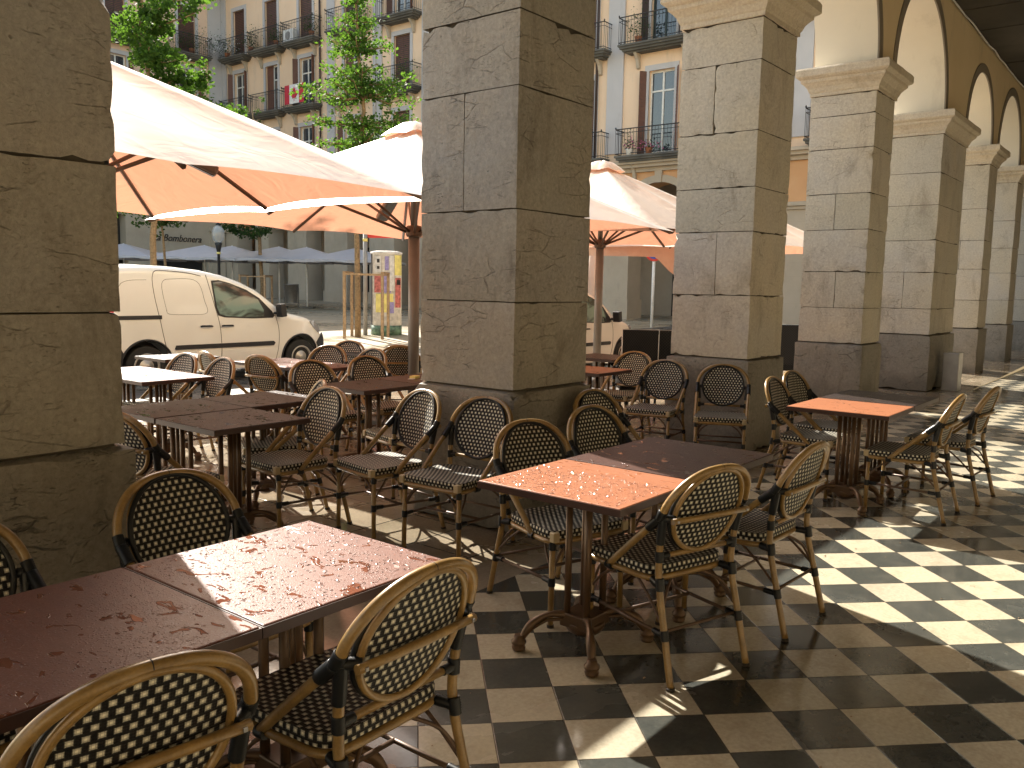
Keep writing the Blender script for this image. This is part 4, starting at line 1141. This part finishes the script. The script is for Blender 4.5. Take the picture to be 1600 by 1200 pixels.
for (x, y, l) in [(18.24, 35.5, 'grey parasol furthest left across the plaza, above the van roof'), (20.4, 32.9, 'grey parasol just left of the street lamp across the plaza'),
                  (21.2, 32.1, 'grey parasol directly behind the street lamp globe'), (22.4, 30.5, 'grey parasol behind the small shaded tree'),
                  (23.15, 29.6, 'grey parasol with its thin pole visible above the van bonnet'), (24.45, 28.0, 'grey parasol furthest right, behind the poster column')]:
    far_parasol(x, y, l)
# folded cream parasol in the gap
fp = thing('folded_parasol', 'closed cream parasol standing behind the second van', 'parasol', (19.3, 12.6, gz(19, 12)))
MB().lathe([(.04, 0), (.04, .9), (.17, 1.0), (.21, 1.25), (.15, 2.1), (.08, 2.9), (.02, 3.1)], 12).build('folded_canopy', 'canopy', fp)

# ================================================================== TREES
def tree(name, loc, h, trunk_r, branches, nleaf, label, mat='leaf', lsize=.085, seed=1, cat='tree', top_r=.35, flat=1.0):
    """branches: list of (height, azimuth deg, length, rise)"""
    rg = random.Random(seed); t = thing(name, label, cat, loc)
    tr = MB(); tp = [(rg.uniform(-.03, .03) * i, rg.uniform(-.03, .03) * i, h * i / 8) for i in range(9)]
    tr.tube(tp, [trunk_r * (1 - .085 * i) for i in range(9)], 9)
    lv = MB(); cl = []
    for (bh, az, L, rise) in branches:
        c, s = math.cos(R(az)), math.sin(R(az)); i = min(7, int(bh / h * 8)); f = bh / h * 8 - i
        b0 = Vector(tp[i]).lerp(Vector(tp[i + 1]), f); P = [b0]
        for k in range(1, 5):
            u = k / 4; P.append(b0 + Vector((c * L * u, s * L * u, rise * u - .18 * L * math.sin(PI * u) * .3 + rg.uniform(-.05, .05))))
        tr.tube(P, [trunk_r * .38 * (1 - .2 * k) for k in range(5)], 6)
        for k in range(int(4 + L * 9)):
            u = rg.uniform(.12, 1.05); j = min(3, int(u * 4)); q_ = P[j].lerp(P[min(4, j + 1)], u * 4 - j)
            cl.append((q_ + Vector((rg.gauss(0, .16), rg.gauss(0, .16), rg.gauss(0, .10) * flat)), rg.uniform(.12, .26)))
    for k in range(int(h * 3)):
        z = h * rg.uniform(.45, 1.04); cl.append((Vector((rg.gauss(0, top_r * .5), rg.gauss(0, top_r * .5), z)), rg.uniform(.12, .25)))
    tr.build('trunk', 'bark', t)
    per = max(4, int(nleaf / max(1, len(cl))))
    for c_, r_ in cl:
        for _ in range(per):
            d_ = Vector((rg.gauss(0, 1), rg.gauss(0, 1), rg.gauss(0, .7) * flat)).normalized() * r_ * rg.random() ** .5
            p_ = c_ + d_; s_ = lsize * rg.uniform(.6, 1.25)
            nrm = Vector((rg.gauss(0, 1), rg.gauss(0, 1), abs(rg.gauss(0, 1)) + .3)).normalized()
            a_ = nrm.orthogonal().normalized(); a_ = (Matrix.Rotation(rg.uniform(0, 6.28), 3, nrm) @ a_); b_ = nrm.cross(a_)
            lv.add([p_ - a_ * s_ * .5, p_ + b_ * s_ * .42 + a_ * s_ * .1, p_ + a_ * s_ * .5, p_ - b_ * s_ * .42 + a_ * s_ * .1], [(0, 1, 2, 3)])
    lv.build('crown', mat, t); return t
rg = random.Random(21)
# whorled young ginkgo before the poster column
br = []
for z, L, n in ((4.5, .9, 5), (5.0, 1.35, 9), (5.45, 1.5, 10), (6.1, 1.55, 10), (6.4, 1.35, 9), (6.7, .8, 5), (7.25, 1.1, 8), (7.45, .8, 6), (7.95, .65, 6), (8.4, .26, 4), (8.75, .2, 4)):
    off = rg.uniform(0, 360)
    for k in range(n): br.append((z, off + 360 * k / n + rg.uniform(-15, 15), L * rg.uniform(.55, 1.05), rg.uniform(-.05, .2)))
tree('young_tree', (15.0, 17.1, gz(15, 17)), 9.2, .085, br, 9500, 'young layered tree rising above the parasols left of the middle pillar', seed=5, top_r=.09, flat=.5, lsize=.09)
br = []
for i in range(34):
    z = rg.uniform(4.2, 8.8); az = rg.uniform(0, 360); L = rg.uniform(.7, 1.5) * (1.0 if z < 8 else .8)
    br.append((z, az, L, rg.uniform(-.1, .45)))
for az in (-45, -55, -35): br.append((5.2, az, 1.9, .1)); br.append((4.9, az + 5, 1.7, .0))
for az in (130, 145): br.append((3.3, az, .8, -.1))
tree('broad_tree', (10.55, 19.1, gz(10.5, 19.1)), 9.6, .085, br, 22000, 'full bright green tree at the upper left with a bare pale trunk above the van', seed=8, top_r=.5, lsize=.10)
br = []
for i in range(22):
    z = rg.uniform(3.0, 7.4); br.append((z, rg.uniform(0, 360), 1.25 * (1 - (z - 3) / 6), rg.uniform(.0, .3)))
tree('small_tree', (21.1, 29.9, gz(21, 30)), 8.0, .09, br, 6000, 'small slim tree in shade above the van windscreen, its tip over the parasol edge', 'leafdark', .11, seed=12, top_r=.3)
br = [(rg.uniform(2.9, 4.6), rg.uniform(0, 360), rg.uniform(.5, 1.1), .2) for i in range(14)]
tree('thin_tree', (13.75, 24.4, gz(14, 24)), 5.2, .05, br, 2200, 'thin dark tree just behind the pale trunk above the van', 'leafdark', .11, seed=15)
br = [(rg.uniform(2.2, 6.6), rg.uniform(0, 360), rg.uniform(.5, 1.2), .2) for i in range(16)]
tree('far_tree', (20.6, 17.9, gz(20, 18)), 7.0, .07, br, 2500, 'tree mostly hidden behind the left edge of the middle pillar', 'leaf', .09, seed=17)

# ================================================================== BUILDINGS
def boxp(name, mat, par, x0, x1, y0, y1, z0, z1, bevel=0): return MB().box(x0, x1, y0, y1, z0, z1).build(name, mat, par, bevel=bevel)
def wall_holes(L0, L1, z0, z1, holes, depth=.30):
    us = sorted(set([L0, L1] + [h[0] for h in holes] + [h[1] for h in holes])); zs = sorted(set([z0, z1] + [h[2] for h in holes] + [h[3] for h in holes]))
    mb = MB()
    inh = lambda u, z: any(h[0] < u < h[1] and h[2] < z < h[3] for h in holes)
    for a, b in zip(us[:-1], us[1:]):
        for c, d in zip(zs[:-1], zs[1:]):
            if not inh((a + b) / 2, (c + d) / 2): mb.add([(a, 0, c), (b, 0, c), (b, 0, d), (a, 0, d)], [(0, 1, 2, 3)])
    for h in holes:
        u0, u1, a, b = h[:4]
        mb.add([(u0, 0, a), (u0, depth, a), (u0, depth, b), (u0, 0, b)], [(0, 1, 2, 3)]).add([(u1, 0, a), (u1, depth, a), (u1, depth, b), (u1, 0, b)], [(0, 1, 2, 3)])
        mb.add([(u0, 0, b), (u1, 0, b), (u1, depth, b), (u0, depth, b)], [(0, 1, 2, 3)]).add([(u0, 0, a), (u1, 0, a), (u1, depth, a), (u0, depth, a)], [(0, 1, 2, 3)])
    return mb
wrg = random.Random(33)
def window(par, u, z0, z1, w_, style):
    """a tall french window in its opening"""
    h2 = w_ / 2
    # stone surround, proud of the wall
    s = MB(); s.box(u - h2 - .17, u - h2, -.035, .02, z0, z1 + .20).box(u + h2, u + h2 + .17, -.035, .02, z0, z1 + .20).box(u - h2, u + h2, -.038, .02, z1, z1 + .20)
    fr = MB()
    if style == 'shut' and wrg.random() < .25: style = 'half'
    if style == 'shut':
        wn_ = boxp('window', 'shutter', par, u - h2, u - .008, .10, .14, z0, z1); boxp('leaf', 'shutter', wn_, u + .008, u + h2, .10, .14, z0, z1)
        sl = MB()
        for k in range(int((z1 - z0) / .085)): sl.box(u - h2 + .06, u + h2 - .06, .085, .10, z0 + .06 + k * .085, z0 + .09 + k * .085)
        sl.build('slats', 'shutter_dark', wn_)
    else:
        fm = 'wframe' if style != 'green' else 'greenframe'
        fr.box(u - h2, u - h2 + .06, .14, .20, z0, z1).box(u + h2 - .06, u + h2, .14, .20, z0, z1).box(u - h2 + .06, u + h2 - .06, .14, .20, z1 - .07, z1).box(u - h2 + .06, u + h2 - .06, .14, .20, z0, z0 + .12)
        fr.box(u - .035, u + .035, .13, .195, z0 + .12, z1 - .07).box(u - h2 + .06, u + h2 - .06, .135, .19, z1 - .75, z1 - .69)
        wn_ = fr.build('window', fm, par)
        boxp('pane', 'glass', wn_, u - h2 + .06, u + h2 - .06, .165, .17, z0 + .12, z1 - .07)
        if style == 'curtain': pass
        if style in ('open', 'curtain', 'green'):
            for sd in (-1, 1):
                c = MB(); x_ = u + sd * h2
                c.cbox((x_ + sd * .16, -.10 , (z0 + z1) / 2), (.36, .035, z1 - z0), Matrix.Rotation(R(sd * 62 * -1 + wrg.uniform(-6, 6)), 3, 'Z'))
                for k in range(int((z1 - z0) / .12)):
                    c.cbox((x_ + sd * .16, -.10, z0 + .08 + k * .12), (.30, .05, .03), Matrix.Rotation(R(-sd * 62), 3, 'Z'))
                c.build('shutter', 'shutter' if style != 'green' else 'shutter_dark', par)
        if style == 'half':
            MB().box(u - h2 + .01, u + .0, .09, .125, z0, z1).build('shutter', 'shutter', par)
    s.build('surround', 'greyp', wn_)
def balcony(par, u, z, w_, depth=.62, plants=False):
    h2 = w_ / 2
    sl = MB()
    for o, a, b in ((0, 0, .07), (-.05, -.08, 0), (-.13, -.16, -.08), (-.24, -.22, -.16)):
        sl.box(u - h2 - o * -1 if False else u - h2 - o, u + h2 + o, -depth - o, .015, z + a, z + b)
    bl = sl.build('balcony', 'darkstone', par)
    for s in (-1, 1):
        co = MB(); co.prism([(-.38, z - .22), (-.02, z - .22), (-.02, z - .75), (-.10, z - .72), (-.2, z - .42)], u + s * (h2 * .62) - .06, u + s * (h2 * .62) + .06, 'x'); co.build('bracket', 'greystone', bl)
    ra = MB(); zt = z + 1.02
    P = [(u - h2 + .03, .0, zt), (u - h2 + .03, -depth + .03, zt), (u + h2 - .03, -depth + .03, zt), (u + h2 - .03, .0, zt)]
    for zz, r_ in ((zt, .02), (z + .14, .013), (zt - .14, .011)):
        for a, b in zip(P[:-1], P[1:]): ra.tube([(a[0], a[1], zz), (b[0], b[1], zz)], r_, 4)
    n = int(w_ / .125)
    for i in range(n + 1):
        x = u - h2 + .03 + (w_ - .06) * i / n; ra.tube([(x, -depth + .03, z + .07), (x, -depth + .03, zt)], .0085, 4, cap=False)
    for s in (-1, 1):
        for k in range(1, 5): ra.tube([(u + s * (h2 - .03), -depth + .03 + (depth - .03) * k / 5, z + .07), (u + s * (h2 - .03), -depth + .03 + (depth - .03) * k / 5, zt)], .0085, 4, cap=False)
        ra.lathe([(.012, zt), (.03, zt + .03), (.03, zt + .06), (.008, zt + .09)], 6, (u + s * (h2 - .03), -depth + .03, 0))
    ra.build('railing', 'iron', bl)
    return bl

# --- building on the right side of the plaza (its front faces -X)
B2 = thing('apartment_building', 'cream apartment building with iron balconies over a stone arcade, right side of the plaza', 'building', (28.3, 43.5, 0), R(-90))
U = lambda y: 43.5 - y
bays = [41.8, 38.95, 36.1, 32.65, 29.2, 25.9, 22.6, 19.2, 15.8, 12.4, 9.0]
wmb = {41.8: 1.05}
rows = [(6.45, 9.45), (10.42, 12.82), (13.62, 16.1)]
holes = []
for y in bays:
    for (a, b) in rows: holes.append((U(y) - .52, U(y) + .52, a, b))
wall_holes(0, 38, 6.3, 17.3, holes).build('wall', 'peach2', B2)
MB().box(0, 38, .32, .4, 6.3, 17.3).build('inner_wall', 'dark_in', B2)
styles = {(0, 2): 'dark', (1, 2): 'shut', (2, 2): 'shut', (3, 2): 'shut', (4, 2): 'open', (0, 1): 'open', (1, 1): 'half', (2, 1): 'open', (3, 1): 'half', (4, 1): 'shut', (0, 0): 'shut', (1, 0): 'open', (2, 0): 'open', (3, 0): 'open', (4, 0): 'shut', (8, 0): 'curtain', (8, 1): 'green', (9, 0): 'open', (9, 1): 'open'}
for i, y in enumerate(bays):
    for r_, (a, b) in enumerate(rows):
        st = styles.get((i, r_), 'shut')
        if st == 'dark': st = 'shut'
        window(B2, U(y), a, b, 1.04, st)
        balcony(B2, U(y), a - .10, (2.55 if i != 0 else 2.3) if i != 8 else 3.1)
for y0_, y1_ in ((43.5, 43.0), (34.42, 33.84 + .0), (31.1, 30.5), (27.9, 27.3), (21.2, 20.5), (18.1, 17.4), (14.2, 13.5), (11.0, 10.3)):
    if y0_ in (34.42, 31.1): 
        pass
    MB().box(U(y0_), U(y1_), -.07, -.002, 6.6, 17.2).build('pilaster', 'greyp', B2)
co = MB(); co.box(-.1, 38, -.42, 0, 6.12, 6.2).box(-.1, 38, -.30, 0, 6.0, 6.12).box(-.1, 38, -.12, 0, 5.85, 6.0); co.box(-.1, 38, -.36, 0, 6.2, 6.24)
co.build('string_course', 'greystone', B2)
cr = MB(); cr.box(-.3, 38, -.75, 0, 17.35, 17.55).box(-.3, 38, -.5, 0, 17.15, 17.35).box(-.3, 38, -.25, 0, 16.95, 17.15); cr.build('cornice', 'greyp', B2)
# rainwater pipe
for y in (30.9, 18.55, 34.9): MB().tube([(U(y), -.1, 6.3), (U(y), -.1, 17)], .05, 8).build('drainpipe', 'shutter_dark' if y != 30.9 else 'greyp', B2)
# ground floor arcade
gfw = MB(); piers = [(43.5, 42.3), (40.6, 39.4), (37.75, 36.2), (34.75, 33.0), (31.4, 29.7), (28.2, 26.8), (24.9, 23.5), (21.6, 20.2), (18.5, 16.95), (14.55, 13.1), (11.4, 9.8), (8.0, 5.5)]
pr_ = MB(); cp = MB()
for a, b in piers:
    x0, x1 = U(a), U(b)
    pp = MB().box(x0, x1, -.02, .95, 0, 4.25).box(x0 - .05, x1 + .05, -.07, 1.0, 0, 1.15)
    for q_ in range(1, 7): pp.box(x0 - .004, x1 + .004, -.024, -.018, 1.15 + q_ * .45 - .006, 1.15 + q_ * .45 + .006)
    pp = pp.build('pier', 'greystone', B2, bevel=.008)
    MB().box(x0 - .06, x1 + .06, -.09, 1.0, 4.25, 4.36).box(x0 - .13, x1 + .13, -.16, 1.05, 4.36, 4.5).build('pier_capital', 'greystone', pp, bevel=.02)
    gfw.box(x0, x1, 0, .9, 4.5, 6.0)
for (a, b), (c, d) in zip(piers[:-1], piers[1:]):
    x0, x1 = U(b), U(c); r = (x1 - x0) / 2; cx = (x0 + x1) / 2; h = min(r, .95); NA2 = 16
    pts = [(cx - r * math.cos(PI * k / NA2), 4.5 + h * math.sin(PI * k / NA2)) for k in range(NA2 + 1)]
    v = []
    for x, z in pts: v += [(x, 0, z), (x, 0, 6.0), (x, .9, z)]
    gfw.add(v, [(3 * k, 3 * k + 3, 3 * k + 4, 3 * k + 1) for k in range(NA2)] + [(3 * k, 3 * k + 2, 3 * k + 5, 3 * k + 3) for k in range(NA2)])
    v = []; ring = MB()
    for k in range(NA2 + 1):
        th = PI * k / NA2; x, z = pts[k]; x2, z2 = cx - (r + .26) * math.cos(th), 4.5 + (h + .26) * math.sin(th)
        v += [(x, -.05, z), (x2, -.05, z2), (x2, .01, z2), (x, .01, z)]
    ring.add(v, [(4 * k + a_, 4 * k + (a_ + 1) % 4, 4 * k + 4 + (a_ + 1) % 4, 4 * k + 4 + a_) for k in range(NA2) for a_ in range(4)])
    ring.prism([(cx - .11, 4.5 + h - .02), (cx + .11, 4.5 + h - .02), (cx + .17, 4.5 + h + .52), (cx - .17, 4.5 + h + .52)], -.11, .01); ring.build('arch_ring', 'greystone', B2)
gfw.build('arcade_spandrel', 'orange', B2)
MB().box(-.6, 38, 3.6, 3.8, 0, 6.0).box(-.6, 38, .9, 3.6, 5.9, 6.0).box(-.6, -.3, -.4, 3.6, 0, 6.0).build('arcade_back', 'greystone', B2)
for y in (41, 37.2, 35.4, 32, 28.8, 22, 16.2, 12.3): MB().box(U(y) - .75, U(y) + .75, 3.54, 3.598, .45, 3.5).build('shop_door', 'dark_in', B2)  # flat dark panels, the unlit shop inside is put into the colour
nb = MB(); nb.box(U(40.1), U(39.5), 3.52, 3.535, 2.3, 3.3).build('lit_notice', 'yellow', B2)  # plain yellow panel on the back of the arcade

# --- building on the far side (its front faces -Y)
B1 = thing('apartment_building', 'peach apartment building at the upper left behind the tree, grey corner pilaster and black balconies', 'building', (8.3, 43.5, 0), 0)
V = lambda x: x - 8.3
bx = [11.4, 15.2, 18.9, 22.3, 26.2]; holes = []
for x in bx:
    for (a, b) in rows: holes.append((V(x) - .5, V(x) + .5, a, b))
wall_holes(0, 19.99, 6.3, 17.3, holes).build('wall', 'peach', B1)
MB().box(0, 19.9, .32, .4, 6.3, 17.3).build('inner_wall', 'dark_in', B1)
for i, x in enumerate(bx):
    for r_, (a, b) in enumerate(rows):
        window(B1, V(x), a, b, 1.0, 'open' if r_ == 1 else 'shut'); balcony(B1, V(x), a - .1, 2.3)
MB().box(V(27.45), V(28.22), -.09, -.002, 6.4, 17.2).build('corner_pilaster', 'greyp', B1)
MB().box(V(20.3), V(20.9), -.07, -.002, 6.4, 17.2).build('pilaster', 'greyp', B1)
MB().box(0, 19.5, -.42, 0, 6.12, 6.22).box(0, 19.5, -.25, 0, 5.9, 6.12).build('string_course', 'greystone', B1)
MB().box(0, 19.2, -.75, 0, 17.35, 17.55).box(0, 19.45, -.5, 0, 17.15, 17.35).box(0, 19.6, -.25, 0, 16.95, 17.15).build('cornice', 'greyp', B1)
hl = [(V(20.2), V(22.6), .5, 2.55), (V(21.1), V(22.5), 3.0, 4.9), (V(24.0), V(27.2), .5, 2.9), (V(10), V(13), .5, 4.2), (V(15), V(18), .5, 4.2)]
wall_holes(0, 19.95, 0, 5.9, hl, .6).build('ground_wall', 'greystone', B1)
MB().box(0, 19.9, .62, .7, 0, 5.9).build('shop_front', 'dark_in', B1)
MB().box(V(27.35), V(28.2), -.14, -.002, 0, 4.3).box(V(27.25), V(28.25), -.26, -.002, 4.3, 4.55).build('corner_pier', 'greystone', B1)
text_mesh('shop_lettering', 'La Bombonera', .52, 'ink', B1, Matrix.Translation((V(25.35), -.03, 3.8)) @ Matrix.Rotation(R(90), 4, 'X'), shear=.35, extrude=.015, sx=.92)
# roofs block light so that the interior reads dark
MB().box(0, 38, .4, 9, 17.3, 17.6).box(0, 38, 8.8, 9, 0, 17.3).build('roof', 'terracotta', B2)
MB().box(0, 20, .4, 9, 17.3, 17.6).build('roof', 'terracotta', B1)

# --- things on the balconies
fl = thing('flag', 'red and white maple leaf flag hanging on a balcony rail', 'flag', (28.3 - .66, U(0) - U(36.9) + 0, 0))
fl.location = (27.62, 36.95, 10.42)
def fbox(name, mat, y0_, y1_, z0_, z1_, xo=0): return MB().box(-.012 - xo, -xo, -y1_, -y0_, z0_, z1_).build(name, mat, fl)
fbox('red_bar', 'flagred', 0, .38, .05, .98); fbox('red_bar', 'flagred', 1.14, 1.52, .05, .98); fbox('white_field', 'flagwhite', .3801, 1.1399, .05, .98)
leaf = [(0, .42), (.07, .28), (.16, .33), (.13, .12), (.26, .22), (.30, .14), (.42, .16), (.36, .02), (.42, -.04), (.2, -.2), (.22, -.27), (.02, -.24), (.02, -.42)]
lf = leaf + [(-x, z) for x, z in leaf[::-1]]
MB().prism([(-.76 + x * .72, .52 + z * .85) for x, z in lf], -.02, -.0125, 'x').build('maple_leaf', 'flagred', fl)
ac = thing('air_conditioner', 'white air conditioner box on a third floor balcony', 'air conditioner', (27.95, 36.9, 13.6), R(-90))
MB().box(-.4, .4, -.15, .15, 0, .6).build('case', 'white', ac, bevel=.02); MB().lathe([(.2, 0), (.2, .01)], 16).build('fan', 'grey', ac).matrix_local = Matrix.Translation((0, -.151, .3)) @ Matrix.Rotation(R(90), 4, 'X')
def plant(loc, label, flower=None, n=160, r=.3, h=.5, pot=True, seed=1, mat='leafdark'):
    rg = random.Random(seed); t = thing('potted_plant', label, 'plant', loc)
    if pot: MB().lathe([(.10, 0), (.14, .2), (.15, .22), (.12, .22)], 10).build('pot', 'white' if pot == 'w' else 'terracotta', t)
    mb = MB(); fm = MB()
    for _ in range(n):
        p_ = Vector((rg.gauss(0, r * .4), rg.gauss(0, r * .4), .2 + abs(rg.gauss(0, h * .5)))); a_ = Vector((rg.gauss(0, 1), rg.gauss(0, 1), rg.gauss(0, 1))).normalized(); b_ = a_.orthogonal().normalized(); s_ = rg.uniform(.03, .06)
        tgt = fm if (flower and rg.random() < .35) else mb
        tgt.add([p_ - a_ * s_, p_ + b_ * s_ * .6, p_ + a_ * s_, p_ - b_ * s_ * .6], [(0, 1, 2, 3)])
    mb.build('foliage', mat, t)
    if flower: fm.build('blossom', flower, t)
plant((27.78, 16.75, 6.42), 'pink flowering plant in a white pot on the first floor balcony', 'pinkf', pot='w', seed=2)
plant((27.80, 15.95, 6.42), 'low pink flowering plant on the first floor balcony rail', 'pinkf', seed=3, r=.6, h=.25)
plant((27.9, 16.6, 10.4), 'dark bushy plant on the second floor balcony between the pillars', seed=4, r=.5, h=.9, n=260)
for i, (y, z, l) in enumerate([(37.95, 13.6, 'dark shrub at the right end of a third floor balcony, second bay from the corner'), (40.1, 13.6, 'dark shrub at the left end of a third floor balcony, second bay from the corner'),
        (35.1, 13.6, 'dark shrub spilling over the right end of the balcony with the air conditioner'), (31.7, 13.6, 'dark trailing shrub on the balcony behind the young tree top'), (28.6, 10.45, 'pale leafy plant on the balcony nearest the middle pillar')]):
    plant((27.85, y, z), l, seed=40 + i, r=.55, h=.9, n=420, mat='leaf' if i == 4 else 'leafdark')
for i, (x, y, z, l) in enumerate([(26.2, 43.05, 13.62, 'trailing greenery along the balcony left of the grey corner'), (22.3, 43.05, 13.62, 'trailing greenery on the balcony at the left pillar edge'), ]):
    plant((x, y, z), l, seed=60 + i, r=1.6, h=.9, n=900)
plant((27.8, 42.2, 13.6), 'planter of pale flowers on the balcony right of the grey corner', 'flagwhite', seed=70, r=1.3, h=.8, n=700)
